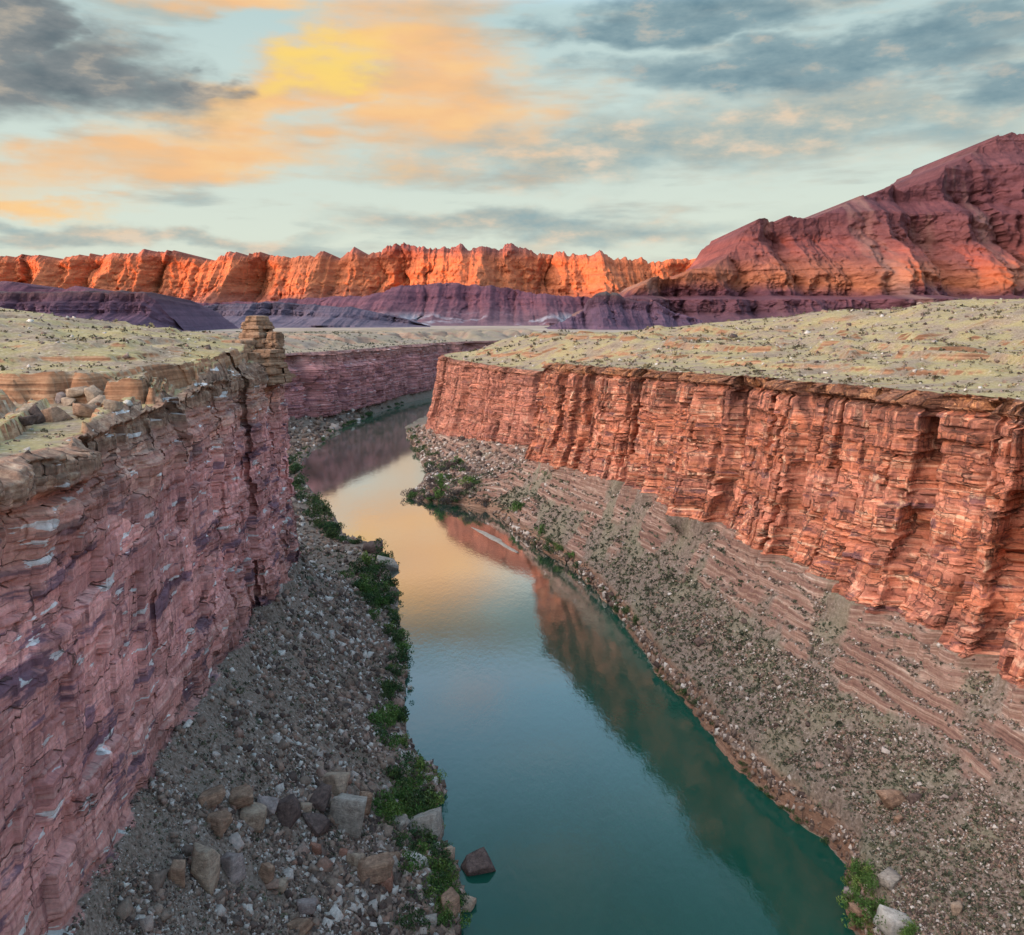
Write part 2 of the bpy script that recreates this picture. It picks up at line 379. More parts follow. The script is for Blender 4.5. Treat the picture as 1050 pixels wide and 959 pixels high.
def sweep(side, Y, nt, nc, npl, dmax):
    """One bank: river edge, talus, cliff, rim and plateau as one continuous sheet."""
    sg = 1 if side == 'R' else -1
    c, zr, bz, bank, disp, plat = (cR, zR, bRz, XR, disp_right, plateau_right) if side == 'R' else (cL, zL, bLz, XL, disp_left, plateau_left)
    Y = Y[None, :]
    C, ZR, BZ, B = c(Y), zr(Y), bz(Y), bank(Y)
    B = B + sg * 0.0 + 1.6 * (fbm(Y / 5, 0, 4, 61 + sg) - 0.5)
    lat = np.maximum(sg * (C - B), 14.0)                   # width of the talus
    C2 = B + sg * lat
    # cliff
    t = np.linspace(0, 1, nc)[:, None]
    ZJ = ZR + 1.5 * (h01(np.floor(Y / 4.1 + vn(Y / 3, 0, 91)), seed=92) - 0.6) + 0.8 * (h01(np.floor(Y / 1.5), seed=93) - 0.5)
    zc = BZ + (ZJ - BZ) * t
    zeta = ZR - zc
    batter = (0.15 if side == 'R' else 0.05) * (zc - BZ)
    D, K = disp(np.broadcast_to(Y, zc.shape), zc, zeta)
    topb = sst(t, 1.0, 0.985) * 0.6 + 0.4
    Xc = C2 + sg * (batter - D * topb + K * (0.72 if side == 'R' else 0.25))
    Yk = Y + K * (0.70 if side == 'R' else 0.97)
    # talus
    f = np.linspace(0, 1, nt)[:, None]
    Xfoot = Xc[0:1]
    Xs = C2 - sg * (2.5 if side == 'L' else 5.0)
    Xt = B + (Xs - B) * f; Xt = Xt + (Xfoot - Xs) * sst(f, 0.80, 1.0)
    Yt = np.broadcast_to(Y, Xt.shape)
    n1 = fbm(Xt / 22, Yt / 22, 4, 71); n2 = fbm(Xt / 5, Yt / 5, 4, 72)
    if side == 'R':
        lip = np.interp(Y, [-400, 200, 330, 520, 640, 2400], [7.5, 7.5, 5.5, 3.0, 1.5, 1.0]) * (0.65 + 0.7 * fbm(Y / 11, 0, 3, 79))
        pr = np.interp(f.ravel(), [0, 0.10, 0.60, 0.72, 1.0], [0, 0.08, 0.50, 0.64, 1.0])[:, None]
        fs = f + 0.10 * (n1 - 0.5) + 0.035 * (h01(np.floor(Yt / 2.6 + 2 * n2), seed=81) - 0.5)
        steep = sst(fs, 0.0, 0.035) * 0.62 + sst(fs, 0.05, 0.085) * 0.38
        zt = lip * steep + (BZ - lip) * pr * sst(f, -0.02, 0.12)
        zt = zt + (n1 - 0.5) * 5 * np.sin(np.pi * f)
        zz = (ZR - zt) / 4.4 + 0.9 * (vn((ZR - zt) / 5.0, Yt / 90, 86) - 0.5) + 1.1 * (n1 - 0.5) + 0.25 * (n2 - 0.5) + 0.3 * (h01(np.floor(Yt / 3.3), seed=84) - 0.5); fr = zz - np.floor(zz)
        brk = sst(fbm(Yt / 16 + 3, Xt / 16, 3, 78), 0.34, 0.55)
        amt = np.maximum(sst(f + 0.22 * (n1 - 0.5), 0.56, 0.66) * (0.22 + 0.78 * brk), sst(Y, 400, 500) * 0.8 * sst(vn(Yt / 45, Xt / 30, 75), 0.3, 0.55) * brk) * sst(f, 1.0, 0.96) * sst(f, 0.05, 0.15)
        saw = sst(fr, 0.62, 0.76) - fr
        zt = zt - amt * 4.3 * saw
        zt = zt + (n2 - 0.5) * 1.3 * sst(f, 0, 0.1)
    else:
        amt = 0 * n1
        zt = BZ * (0.25 * f + 0.75 * f ** 1.5) + (n1 - 0.5) * 6.5 * np.sin(np.pi * f) + (n2 - 0.5) * 2.2 * sst(f, 0, 0.08)
        zt = zt + 1.2 * sst(f, 0, 0.02)
    zt = np.maximum(zt, -0.4 + 2.0 * f)
    zt = zt * (1 - sst(f, 0.93, 1)) + zc[0:1] * sst(f, 0.93, 1)
    # river bed rows
    Xb = np.concatenate([B - sg * 6, B - sg * 1.2]); zb = np.stack([np.full(B.shape[1], -5.0), np.full(B.shape[1], -0.8)])
    # plateau
    d = (dmax * np.linspace(0, 1, npl + 1)[1:] ** 2.6 + 0.25 * np.arange(1, npl + 1) * 0.35)[:, None]
    Xrim = Xc[-1:]
    back = sst(d, 0, 30)
    Xp = Xrim * (1 - back) + (C2 + sg * batter[-1:]) * back + sg * d
    Yp = Y + (Yk[-1:] - Y) * (1 - back)
    dd = np.broadcast_to(d, Xp.shape)
    zp = plat(Xp, Yp, dd, np.broadcast_to(ZR, Xp.shape))
    zp = zp * sst(d, -0.5, 3.5) + ZJ * (1 - sst(d, -0.5, 3.5))
    X = np.concatenate([Xb, Xt[:-1], Xc, Xp]); Z = np.concatenate([zb, zt[:-1], zc, zp])
    YY = np.concatenate([np.broadcast_to(Y, (2 + nt - 1, Y.shape[1])), Yk, Yp])
    zone = np.concatenate([np.zeros_like(Xb), np.broadcast_to(sst(f + 0.10 * (n2 - 0.5), 0.965, 1.0), Xt.shape)[:-1], np.ones_like(Xc), 1 + sst(dd, 0.5, 5.0)])
    zet = np.broadcast_to(ZR, X.shape) - Z
    led = np.concatenate([np.zeros_like(Xb), np.broadcast_to(amt, Xt.shape)[:-1], np.zeros_like(Xc), np.zeros_like(Xp)])
    P = np.stack([X, YY, Z], -1)
    return dict(P=P, zone=zone, zeta=zet, led=led, nt=nt, nc=nc, npl=npl, Y=Y.ravel(), sg=sg)

YLEFT = np.concatenate([np.linspace(-150, 92, 50), np.arange(95, 415, 0.32), np.arange(416, 1000, 2.5), np.arange(1000, 1760, 1.15), np.linspace(1765, 2350, 70)])
YRIGHT = np.concatenate([np.linspace(-150, 166, 50), np.arange(168, 712, 0.42), np.arange(713, 1085, 0.85), np.linspace(1087, 2350, 150)])
SL = sweep('L', YLEFT, 170, 290, 170, 1000.0)
SR = sweep('R', YRIGHT, 230, 270, 230, 1600.0)

# ------------------------------------------------------------------ materials
def new_mat(name):
    m = bpy.data.materials.new(name); m.use_nodes = True; m.node_tree.nodes.clear()
    g = NT(m.node_tree)
    out = g.new('ShaderNodeOutputMaterial'); b = g.new('ShaderNodeBsdfPrincipled')
    g.l.new(b.outputs[0], out.inputs[0])
    b.inputs['Roughness'].default_value = 0.92; b.inputs['Specular IOR Level'].default_value = 0.15
    return m, g, b
def bump(g, b, h, dist, strength=1.0):
    n = g.new('ShaderNodeBump'); g.put(n.inputs['Height'], h); n.inputs['Distance'].default_value = dist; n.inputs['Strength'].default_value = strength
    g.l.new(n.outputs[0], b.inputs['Normal'])
def col4(r, g, b): return (r, g, b, 1)

def canyon_material(side):
    m, g, b = new_mat('canyon_rock_' + ('west' if side == 'L' else 'east'))
    geo = g.new('ShaderNodeNewGeometry'); pos = geo.outputs['Position']; nz = g.sep(geo.outputs['Normal'])[2]
    px, py, pz = g.sep(pos)
    zone, zeta, led = g.attr('zone'), g.attr('zeta'), g.attr('led')
    along = g.math('ADD', py, g.math('MULTIPLY', px, 0.35))
    fine = g.noise(pos, 1.1, 6, 0.65)
    big = g.noise(pos, 0.035, 5, 0.55)
    # bedding: thin lines that follow the rim
    sv = g.comb(g.math('MULTIPLY', along, 0.03), g.math('MULTIPLY', px, 0.02), g.math('MULTIPLY', zeta, 0.85))
    strata = g.noise(sv, 1.0, 6, 0.7, 0.25)
    sv2 = g.comb(g.math('MULTIPLY', along, 0.012), 4.0, g.math('MULTIPLY', zeta, 0.16))
    strata2 = g.noise(sv2, 1.0, 4, 0.6, 0.2)
    streak = g.noise(g.comb(g.math('MULTIPLY', along, 0.55), 1.5, g.math('MULTIPLY', zeta, 0.07)), 1.0, 6, 0.6, 0.3)
    patch = g.noise(g.comb(g.math('MULTIPLY', along, 0.032 if side == 'L' else 0.09), 7.0, g.math('MULTIPLY', zeta, 0.17 if side == 'L' else 0.24)), 1.0, 7, 0.66, 0.3)
    def blocks(sa, sz, off, edge):
        wob = g.noise(pos, 0.5, 3, 0.5)
        vec = g.comb(g.math('ADD', g.math('MULTIPLY', along, sa), g.math('MULTIPLY', wob, 0.18)), off, g.math('ADD', g.math('MULTIPLY', zeta, sz), g.math('MULTIPLY', wob, 0.15)))
        res = []
        for ft in ('F1', 'F2'):
            v = g.new('ShaderNodeTexVoronoi', feature=ft, distance='CHEBYCHEV'); v.inputs['Randomness'].default_value = 0.85; v.inputs['Scale'].default_value = 1.0
            g.put(v.inputs['Vector'], vec); res.append(v)
        gap = g.math('SUBTRACT', res[1].outputs['Distance'], res[0].outputs['Distance'])
        # an open joint between blocks, where the noise lets it gape
        joint = g.math('MULTIPLY', g.step(gap, edge, edge * 0.25), g.step(g.noise(pos, 0.22, 3, 0.5), 0.44, 0.54))
        return g.sep(res[0].outputs['Color'])[0], joint
    (bk1, jt1), (bk2, jt2) = (blocks(0.10, 0.16, 1.3, 0.045), blocks(0.34, 0.50, 5.1, 0.09)) if side == 'R' else (blocks(0.055, 0.11, 1.3, 0.022), blocks(0.19, 0.36, 5.1, 0.05))
    if side == 'R':
        c = g.ramp(strata, [(0.30, col4(0.27, 0.085, 0.055)), (0.44, col4(0.44, 0.14, 0.08)), (0.56, col4(0.53, 0.195, 0.115)), (0.66, col4(0.64, 0.40, 0.28)), (0.74, col4(0.44, 0.17, 0.11))])
        c = g.mix(g.math('MULTIPLY', g.step(strata2, 0.42, 0.62), 0.5), c, col4(0.47, 0.20, 0.155))
        c = g.mix(g.math('MULTIPLY', g.step(streak, 0.50, 0.62), 0.66), c, col4(0.18, 0.065, 0.055))
        c = g.mix(g.math('MULTIPLY', g.step(patch, 0.555, 0.64), 0.75), c, col4(0.10, 0.055, 0.075))
        c = g.mix(g.math('MULTIPLY', g.step(g.noise(pos, 0.14, 7, 0.7), 0.56, 0.66), 0.6), c, col4(0.74, 0.50, 0.36))
        # brown-black cap under the rim
        cap = g.step(g.math('ADD', zeta, g.math('MULTIPLY', g.math('SUBTRACT', big, 0.5), 6.0)), 6.0, 3.2)
        c = g.mix(g.math('MULTIPLY', cap, 0.8), c, g.ramp(fine, [(0.3, col4(0.09, 0.045, 0.03)), (0.5, col4(0.26, 0.12, 0.06)), (0.68, col4(0.46, 0.24, 0.11))]))
        stain = g.math('MULTIPLY', g.step(zeta, 36.0, 3.0), g.step(streak, 0.40, 0.56))
        c = g.mix(g.math('MULTIPLY', stain, 0.7), c, col4(0.12, 0.055, 0.045))
        # duller far recess
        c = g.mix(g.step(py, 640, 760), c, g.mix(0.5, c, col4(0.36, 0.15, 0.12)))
        tal = g.ramp(g.noise(pos, 0.9, 8, 0.72), [(0.30, col4(0.07, 0.052, 0.045)), (0.45, col4(0.16, 0.12, 0.10)), (0.57, col4(0.235, 0.18, 0.155)), (0.70, col4(0.38, 0.32, 0.29))])
        tal = g.mix(g.math('MULTIPLY', g.step(g.noise(pos, 0.05, 4, 0.5), 0.45, 0.62), 0.45), tal, col4(0.20, 0.19, 0.13))
        ledc = g.ramp(strata, [(0.32, col4(0.12, 0.065, 0.058)), (0.48, col4(0.24, 0.135, 0.11)), (0.60, col4(0.36, 0.25, 0.205)), (0.72, col4(0.55, 0.50, 0.47))])
        tal = g.mix(g.step(led, 0.15, 0.6), tal, g.mix(g.step(nz, 0.75, 0.93), ledc, g.mix(0.5, ledc, tal)))
        low = g.step(pz, 8.5, 5.0)
        tal = g.mix(g.math('MULTIPLY', low, g.step(nz, 0.93, 0.80)), tal, g.ramp(strata, [(0.3, col4(0.09, 0.055, 0.045)), (0.5, col4(0.22, 0.125, 0.09)), (0.7, col4(0.38, 0.26, 0.20))]))
    else:
        c = g.ramp(strata, [(0.28, col4(0.42, 0.165, 0.16)), (0.45, col4(0.60, 0.265, 0.25)), (0.58, col4(0.66, 0.32, 0.30)), (0.70, col4(0.72, 0.45, 0.41))])
        c = g.mix(g.math('MULTIPLY', g.step(strata2, 0.40, 0.62), 0.5), c, col4(0.50, 0.225, 0.21))
        c = g.mix(g.math('MULTIPLY', g.step(streak, 0.52, 0.66), 0.6), c, col4(0.24, 0.10, 0.115))
        c = g.mix(g.math('MULTIPLY', g.step(patch, 0.535, 0.60), 0.8), c, col4(0.115, 0.07, 0.115))
        # blocky brown beds towards the rim
        up = g.step(g.math('ADD', zeta, g.math('MULTIPLY', g.math('SUBTRACT', big, 0.5), 24.0)), 24.0, 6.0)
        c = g.mix(g.math('MULTIPLY', up, 0.62), c, g.ramp(strata, [(0.3, col4(0.13, 0.065, 0.045)), (0.48, col4(0.36, 0.20, 0.14)), (0.62, col4(0.50, 0.33, 0.23)), (0.74, col4(0.26, 0.14, 0.10))]))
        cp = g.step(g.math('ADD', zeta, g.math('MULTIPLY', big, 5.0)), 9.5, 6.5)
        c = g.mix(g.math('MULTIPLY', cp, 0.85), c, g.ramp(g.noise(pos, 0.5, 6, 0.7), [(0.32, col4(0.10, 0.06, 0.045)), (0.5, col4(0.25, 0.155, 0.11)), (0.68, col4(0.46, 0.33, 0.24))]))
        # pale salt scars
        scar = g.noise(g.comb(g.math('MULTIPLY', along, 0.075), 2.0, g.math('MULTIPLY', zeta, 0.38)), 1.0, 5, 0.55, 0.2)
        c = g.mix(g.math('MULTIPLY', g.step(scar, 0.618, 0.632), 0.85), c, col4(0.66, 0.64, 0.66))
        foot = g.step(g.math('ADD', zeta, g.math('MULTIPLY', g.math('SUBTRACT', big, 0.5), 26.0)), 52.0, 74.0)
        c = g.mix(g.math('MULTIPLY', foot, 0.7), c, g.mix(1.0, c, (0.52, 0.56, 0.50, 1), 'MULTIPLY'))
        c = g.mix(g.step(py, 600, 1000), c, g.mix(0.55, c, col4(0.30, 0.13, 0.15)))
        tal = g.ramp(g.noise(pos, 1.3, 8, 0.74), [(0.30, col4(0.06, 0.042, 0.034)), (0.45, col4(0.145, 0.105, 0.085)), (0.57, col4(0.22, 0.165, 0.14)), (0.70, col4(0.35, 0.285, 0.26))])
        tal = g.mix(g.math('MULTIPLY', g.step(big, 0.48, 0.62), 0.35), tal, col4(0.20, 0.155, 0.135))
    c = g.mix(0.55, c, g.mix(1.0, c, g.ramp(bk1, [(0.0, col4(0.55, 0.52, 0.54)), (0.5, col4(1, 1, 1)), (1.0, col4(1.4, 1.4, 1.4))]), 'MULTIPLY'))
    c = g.mix(0.5, c, g.mix(1.0, c, g.ramp(bk2, [(0.0, col4(0.55, 0.52, 0.54)), (0.5, col4(1, 1, 1)), (1.0, col4(1.4, 1.4, 1.4))]), 'MULTIPLY'))
    jt = g.math('MAXIMUM', jt1, g.math('MULTIPLY', jt2, 0.6 if side == 'R' else 0.25))
    c = g.mix(g.math('MULTIPLY', jt, 0.75), c, col4(0.075, 0.04, 0.035))
    # plateau: dry grass, pale soil, rock where it is steep
    pn = g.noise(pos, 0.045, 9, 0.70); pf = g.noise(pos, 0.55, 8, 0.72)
    pl = g.ramp(pn, [(0.34, col4(0.19, 0.135, 0.10)), (0.45, col4(0.27, 0.20, 0.145)), (0.54, col4(0.31, 0.245, 0.125)), (0.68, col4(0.36, 0.285, 0.145))])
    pl = g.mix(g.math('MULTIPLY', g.step(pf, 0.52, 0.66), 0.65), pl, col4(0.42, 0.35, 0.295))
    pl = g.mix(g.math('MULTIPLY', g.step(pf, 0.46, 0.34), 0.6), pl, col4(0.13, 0.115, 0.075))
    steep = g.ramp(strata, [(0.32, col4(0.11, 0.055, 0.035)), (0.5, col4(0.27, 0.13, 0.075)), (0.66, col4(0.42, 0.26, 0.165))])
    pl = g.mix(g.step(nz, 0.92, 0.78), pl, steep)
    if side == 'L':
        pl = g.mix(g.step(py, 900, 1050), pl, g.mix(0.6, pl, col4(0.25, 0.20, 0.18)))
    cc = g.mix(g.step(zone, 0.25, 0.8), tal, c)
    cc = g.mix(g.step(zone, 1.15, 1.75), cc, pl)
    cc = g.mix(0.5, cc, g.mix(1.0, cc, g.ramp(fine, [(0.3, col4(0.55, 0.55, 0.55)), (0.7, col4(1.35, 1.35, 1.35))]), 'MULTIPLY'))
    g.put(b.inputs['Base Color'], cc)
    h = g.math('ADD', g.math('MULTIPLY', g.noise(pos, 0.9 if side == 'R' else 1.6, 9, 0.7), 1.0 if side == 'R' else 0.5), g.math('MULTIPLY', strata, 0.45 if side == 'R' else 0.9))
    isw = g.math('MULTIPLY', g.step(zone, 0.4, 0.9), g.step(zone, 1.6, 1.1))
    h = g.math('ADD', g.math('MULTIPLY', h, 0.55), g.math('MULTIPLY', isw, g.math('SUBTRACT', g.math('MULTIPLY', g.math('ADD', g.math('MULTIPLY', bk1, 1.0), g.math('MULTIPLY', bk2, 0.6)), 1.0 if side == 'R' else 0.7), g.math('MULTIPLY', jt, 0.9))))
    bump(g, b, h, 0.7 if side == 'R' else 0.4, 1.0)
    return m
MAT_L, MAT_R = canyon_material('L'), canyon_material('R')

def sweep_object(name, S, mat):
    r, c = S['P'].shape[:2]
    me = make_mesh(name, S['P'].reshape(-1, 3), grid_faces(r, c, S['sg'] > 0), dict(zone=S['zone'], zeta=S['zeta'], led=S['led']))
    return link(name, me, mat, kind='structure')
OL = sweep_object('canyon_terrain_left', SL, MAT_L)
OR = sweep_object('canyon_terrain_right', SR, MAT_R)

# ------------------------------------------------------------------ river
def water_material():
    m = bpy.data.materials.new('river_water'); m.use_nodes = True; m.node_tree.nodes.clear(); g = NT(m.node_tree)
    geo = g.new('ShaderNodeNewGeometry'); pos = geo.outputs['Position']
    px, py, pz = g.sep(pos)
    v = g.comb(g.math('MULTIPLY', px, 0.5), g.math('MULTIPLY', py, 0.22), 0.0)
    h = g.math('ADD', g.noise(v, 1.0, 5, 0.6, 0.4), g.math('MULTIPLY', g.noise(g.comb(g.math('MULTIPLY', px, 0.06), g.math('MULTIPLY', py, 0.025), 0), 1.0, 3), 2.0))
    bp = g.new('ShaderNodeBump'); g.put(bp.inputs['Height'], h); bp.inputs['Distance'].default_value = 0.06; bp.inputs['Strength'].default_value = 0.5
    silt = g.noise(g.comb(g.math('MULTIPLY', px, 0.03), g.math('MULTIPLY', py, 0.008), 0), 1.0, 5, 0.55, 0.8)
    body = g.ramp(silt, [(0.3, col4(0.004, 0.048, 0.034)), (0.7, col4(0.010, 0.066, 0.049))])
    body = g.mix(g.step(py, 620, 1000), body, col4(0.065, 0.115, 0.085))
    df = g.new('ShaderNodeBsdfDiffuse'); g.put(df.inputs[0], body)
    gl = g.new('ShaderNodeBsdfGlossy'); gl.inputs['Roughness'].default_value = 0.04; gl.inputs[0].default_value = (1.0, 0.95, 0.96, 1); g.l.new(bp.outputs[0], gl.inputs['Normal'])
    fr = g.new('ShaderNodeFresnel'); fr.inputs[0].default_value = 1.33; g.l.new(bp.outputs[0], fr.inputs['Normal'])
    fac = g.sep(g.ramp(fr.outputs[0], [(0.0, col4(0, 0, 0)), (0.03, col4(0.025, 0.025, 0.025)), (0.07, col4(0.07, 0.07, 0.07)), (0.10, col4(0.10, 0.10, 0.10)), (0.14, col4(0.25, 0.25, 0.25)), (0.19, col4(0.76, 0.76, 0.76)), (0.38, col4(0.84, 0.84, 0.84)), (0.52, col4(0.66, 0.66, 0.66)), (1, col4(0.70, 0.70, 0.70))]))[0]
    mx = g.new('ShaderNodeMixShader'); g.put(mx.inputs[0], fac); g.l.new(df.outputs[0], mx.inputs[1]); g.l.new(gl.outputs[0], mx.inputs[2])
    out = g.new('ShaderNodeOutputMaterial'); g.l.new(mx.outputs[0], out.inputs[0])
    return m
river = link('river', make_mesh('river', [(-700, -150, 0), (1300, -150, 0), (1300, 2350, 0), (-700, 2350, 0)], [(0, 1, 2, 3)]), water_material(), kind='structure')

# ------------------------------------------------------------------ the plain out to the horizon
def ground():
    m, g, b = new_mat('plain_soil')
    pos = g.new('ShaderNodeNewGeometry').outputs['Position']
    n = g.noise(pos, 0.004, 8, 0.65)
    g.put(b.inputs['Base Color'], g.ramp(n, [(0.35, col4(0.24, 0.17, 0.15)), (0.55, col4(0.34, 0.27, 0.22)), (0.7, col4(0.42, 0.35, 0.29))]))
    xs = np.concatenate([np.linspace(-45000, -2000, 25), np.linspace(-1800, 2400, 43), np.linspace(2600, 45000, 25)])
    ys = np.concatenate([np.linspace(-30000, -1000, 20), np.linspace(-800, 4000, 49), np.linspace(4300, 60000, 50)])
    XX, YY = np.meshgrid(xs, ys)
    Z = 84 + 8 * (fbm(XX / 900, YY / 900, 4, 401) - 0.5)
    hole = (XX > -760) & (XX < 1400) & (YY > -190) & (YY < 2010)
    Z = np.where(hole, -12, Z)
    link('ground', make_mesh('ground', np.stack([XX, YY, Z], -1).reshape(-1, 3), grid_faces(len(ys), len(xs))), m, kind='structure')
ground()

# ------------------------------------------------------------------ far ranges
def range_material(name, stops, zlo, zhi, patch=None, warp=90.0, strata_scale=0.02):
    m, g, b = new_mat(name)
    geo = g.new('ShaderNodeNewGeometry'); pos = geo.outputs['Position']
    px, py, pz = g.sep(pos)
    n = g.noise(pos, 0.0022, 6, 0.6)
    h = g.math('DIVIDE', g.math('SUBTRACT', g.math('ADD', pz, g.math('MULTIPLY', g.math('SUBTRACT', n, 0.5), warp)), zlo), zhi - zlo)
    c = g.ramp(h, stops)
    st = g.noise(g.comb(g.math('MULTIPLY', px, 0.0012), g.math('MULTIPLY', py, 0.0012), g.math('MULTIPLY', pz, strata_scale)), 1.0, 6, 0.7, 0.2)
    c = g.mix(0.75, c, g.mix(1.0, c, g.ramp(st, [(0.3, col4(0.55, 0.5, 0.55)), (0.5, col4(1, 1, 1)), (0.7, col4(1.35, 1.3, 1.25))]), 'MULTIPLY'))
    sp = g.noise(pos, 0.012, 7, 0.72)
    c = g.mix(0.6, c, g.mix(1.0, c, g.ramp(sp, [(0.3, col4(0.55, 0.55, 0.6)), (0.7, col4(1.4, 1.4, 1.35))]), 'MULTIPLY'))
    dk = g.noise(g.comb(g.math('MULTIPLY', px, 0.0035), g.math('MULTIPLY', py, 0.0035), g.math('MULTIPLY', pz, 0.0055)), 1.0, 7, 0.68, 0.3)
    c = g.mix(g.math('MULTIPLY', g.step(dk, 0.52, 0.64), 0.45), c, g.mix(1.0, c, (0.42, 0.38, 0.50, 1), 'MULTIPLY'))
    if patch: c = patch(g, c, pos, px, py, pz)
    g.put(b.inputs['Base Color'], c)
    bump(g, b, g.noise(pos, 0.02, 8, 0.7), 25.0, 0.7)
    return m

def range_mesh(name, sky, Ytop, Ybase, zbase, prof, mat, cols, rows, gul, seed, back=1500.0, rough=10.0, zprof=None, ztop_flat=False, prow=1.0):
    """A range whose crest has the given outline at distance Ytop; prof = (height, depth) fractions from foot to crest, or zprof = (height, distance) in metres."""
    sk = np.array(sky, float)
    pxs = np.linspace(sk[0, 0], sk[-1, 0], cols)
    ys = np.interp(pxs, sk[:, 0], sk[:, 1])
    Yt = np.full(cols, float(Ytop)); zp = np.array(zprof, float) if zprof else None
    for _ in range(40 if zprof else 1):
        zt = CAM_H + (HY - ys) / F * Yt
        if zprof: Yt = 0.5 * Yt + 0.5 * np.interp(zt, zp[:, 0], zp[:, 1])
    Xt = (pxs - HX) / F * Yt
    wide = gul * 1.3
    big = bounds(-20000, 20000, wide * 1.6, wide * 6, seed); mid = bounds(-20000, 20000, wide * 0.4, wide * 1.5, seed + 1); sml = bounds(-20000, 20000, wide * 0.10, wide * 0.42, seed + 2)
    # stepped, notched crest
    c1, q1, _, _ = cells(Xt, mid); c2, q2, _, _ = cells(Xt, sml)
    zt = zt + rough * (1.5 * (h01(c1, seed=seed) - 0.5) + 1.1 * (h01(c2, seed=seed + 1) - 0.5) + 0.9 * (1 - 2 * np.abs(q1 - 0.5)) + 1.5 * (fbm(Xt / (wide * 0.12), 0 * Xt, 3, seed + 9, 0.6) - 0.5))
    t = np.linspace(0, 1, rows)
    if zprof:
        hf = t[:, None] * np.ones((1, cols)); Z = zbase + (zt[None] - zbase) * hf
        Yc = np.interp(Z, zp[:, 0], zp[:, 1])
    else:
        pr = np.array(prof, float)
        cum = np.concatenate([[0], np.cumsum(np.hypot(np.diff(pr[:, 0]) * 1.0, np.diff(pr[:, 1]) * 0.7))]); cum /= cum[-1]
        hf = np.interp(t, cum, pr[:, 0])[:, None]; df = np.interp(t, cum, pr[:, 1])[:, None]
        Z = zbase + (zt[None] - zbase) * hf
        relief = (zt[None] - zbase)
        Yc = Ybase + (Ytop - Ybase) * df
        Yc = Ytop - (Ytop - Yc) * np.clip(relief / relief.max() * 0.8 + 0.25, 0.15, 1)
    X = np.broadcast_to(Xt[None], (rows, cols)).copy()
    # buttresses with prows: flat facets that turn to and from the light
    w1 = X + wide * 1.5 * (fbm(X / (wide * 2), Z / (wide * 1.6), 4, seed + 20) - 0.5)
    w2 = X + wide * 0.95 * (fbm(X / (wide * 0.7), Z / (wide * 0.6), 4, seed + 23) - 0.5)
    w3 = X + wide * 0.35 * (fbm(X / (wide * 0.2), Z / (wide * 0.2), 3, seed + 26) - 0.5)
    P = 0
    for w, bb, k in ((w1, big, 1.0), (w2, mid, 0.8), (w3, sml, 0.7)):
        ci, q, _, _ = cells(w, bb); wd = bb[ci] - bb[ci - 1]
        pk = 0.25 + 0.5 * h01(ci, seed=seed + 30)
        tri = np.where(q < pk, q / pk, (1 - q) / (1 - pk))
        P = P + k * wd * (0.50 * tri + 0.30 * (h01(ci, seed=seed + 31) - 0.5))
    P = P + wide * 0.22 * (fbm(X / (wide * 0.14), Z / (wide * 0.10), 4, seed + 60, 0.6) - 0.5)
    fade = np.clip(np.sin(np.pi * np.clip(hf, 0, 1) ** 0.75) * 0.75 + 0.25, 0, 1) * sst(hf, 0.0, 0.12)
    Yc = Yc - prow * (P - P.mean()) * fade
    # thin level benches
    bz = bounds(zbase - 50, zbase + 2500, rough * 1.6, rough * 6, seed + 70); bi, bq, _, _ = cells(Z + rough * 1.5 * (fbm(X / (wide * 3), 0 * X, 2, seed + 71) - 0.5), bz)
    Yc = Yc + rough * 1.4 * (h01(bi, seed=seed + 72) - 0.5) * fade
    Yb = Yc[-1] + 0
    bx = np.stack([X[-1]] * 3); bzz = np.stack([Z[-1] - (0 if ztop_flat else 25), Z[-1] * 0.6 + zbase * 0.4, np.full(cols, zbase - 60)])
    by = np.stack([Yb + back * 0.5, Yb + back * 0.8, Yb + back])
    fx = X[:1]; fy = Yc[:1] - 150; fz = np.full((1, cols), zbase - 60.0)
    PP = np.stack([np.concatenate([fx, X, bx]), np.concatenate([fy, Yc, by]), np.concatenate([fz, Z, bzz])], -1)
    return link(name, make_mesh(name, PP.reshape(-1, 3), grid_faces(PP.shape[0], cols)), mat, kind='structure')

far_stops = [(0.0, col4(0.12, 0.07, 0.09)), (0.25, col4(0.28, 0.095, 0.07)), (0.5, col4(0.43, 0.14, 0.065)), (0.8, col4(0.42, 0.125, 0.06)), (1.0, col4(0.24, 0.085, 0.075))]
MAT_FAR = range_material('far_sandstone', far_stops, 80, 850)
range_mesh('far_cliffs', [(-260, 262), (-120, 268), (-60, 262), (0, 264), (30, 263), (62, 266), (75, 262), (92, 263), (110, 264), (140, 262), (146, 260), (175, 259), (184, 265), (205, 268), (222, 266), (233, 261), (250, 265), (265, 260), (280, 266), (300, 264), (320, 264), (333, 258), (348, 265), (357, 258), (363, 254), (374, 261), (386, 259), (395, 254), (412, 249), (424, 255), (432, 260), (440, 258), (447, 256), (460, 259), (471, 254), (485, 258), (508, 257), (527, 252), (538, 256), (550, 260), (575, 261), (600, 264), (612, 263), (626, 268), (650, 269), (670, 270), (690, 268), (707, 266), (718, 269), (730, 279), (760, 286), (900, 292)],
           9000, 7400, 70, [(0, 0), (0.12, 0.30), (0.30, 0.62), (0.42, 0.76), (0.62, 0.85), (0.80, 0.92), (0.93, 0.95), (1, 1)], MAT_FAR, 1600, 170, 230, 501, back=2500, rough=32)

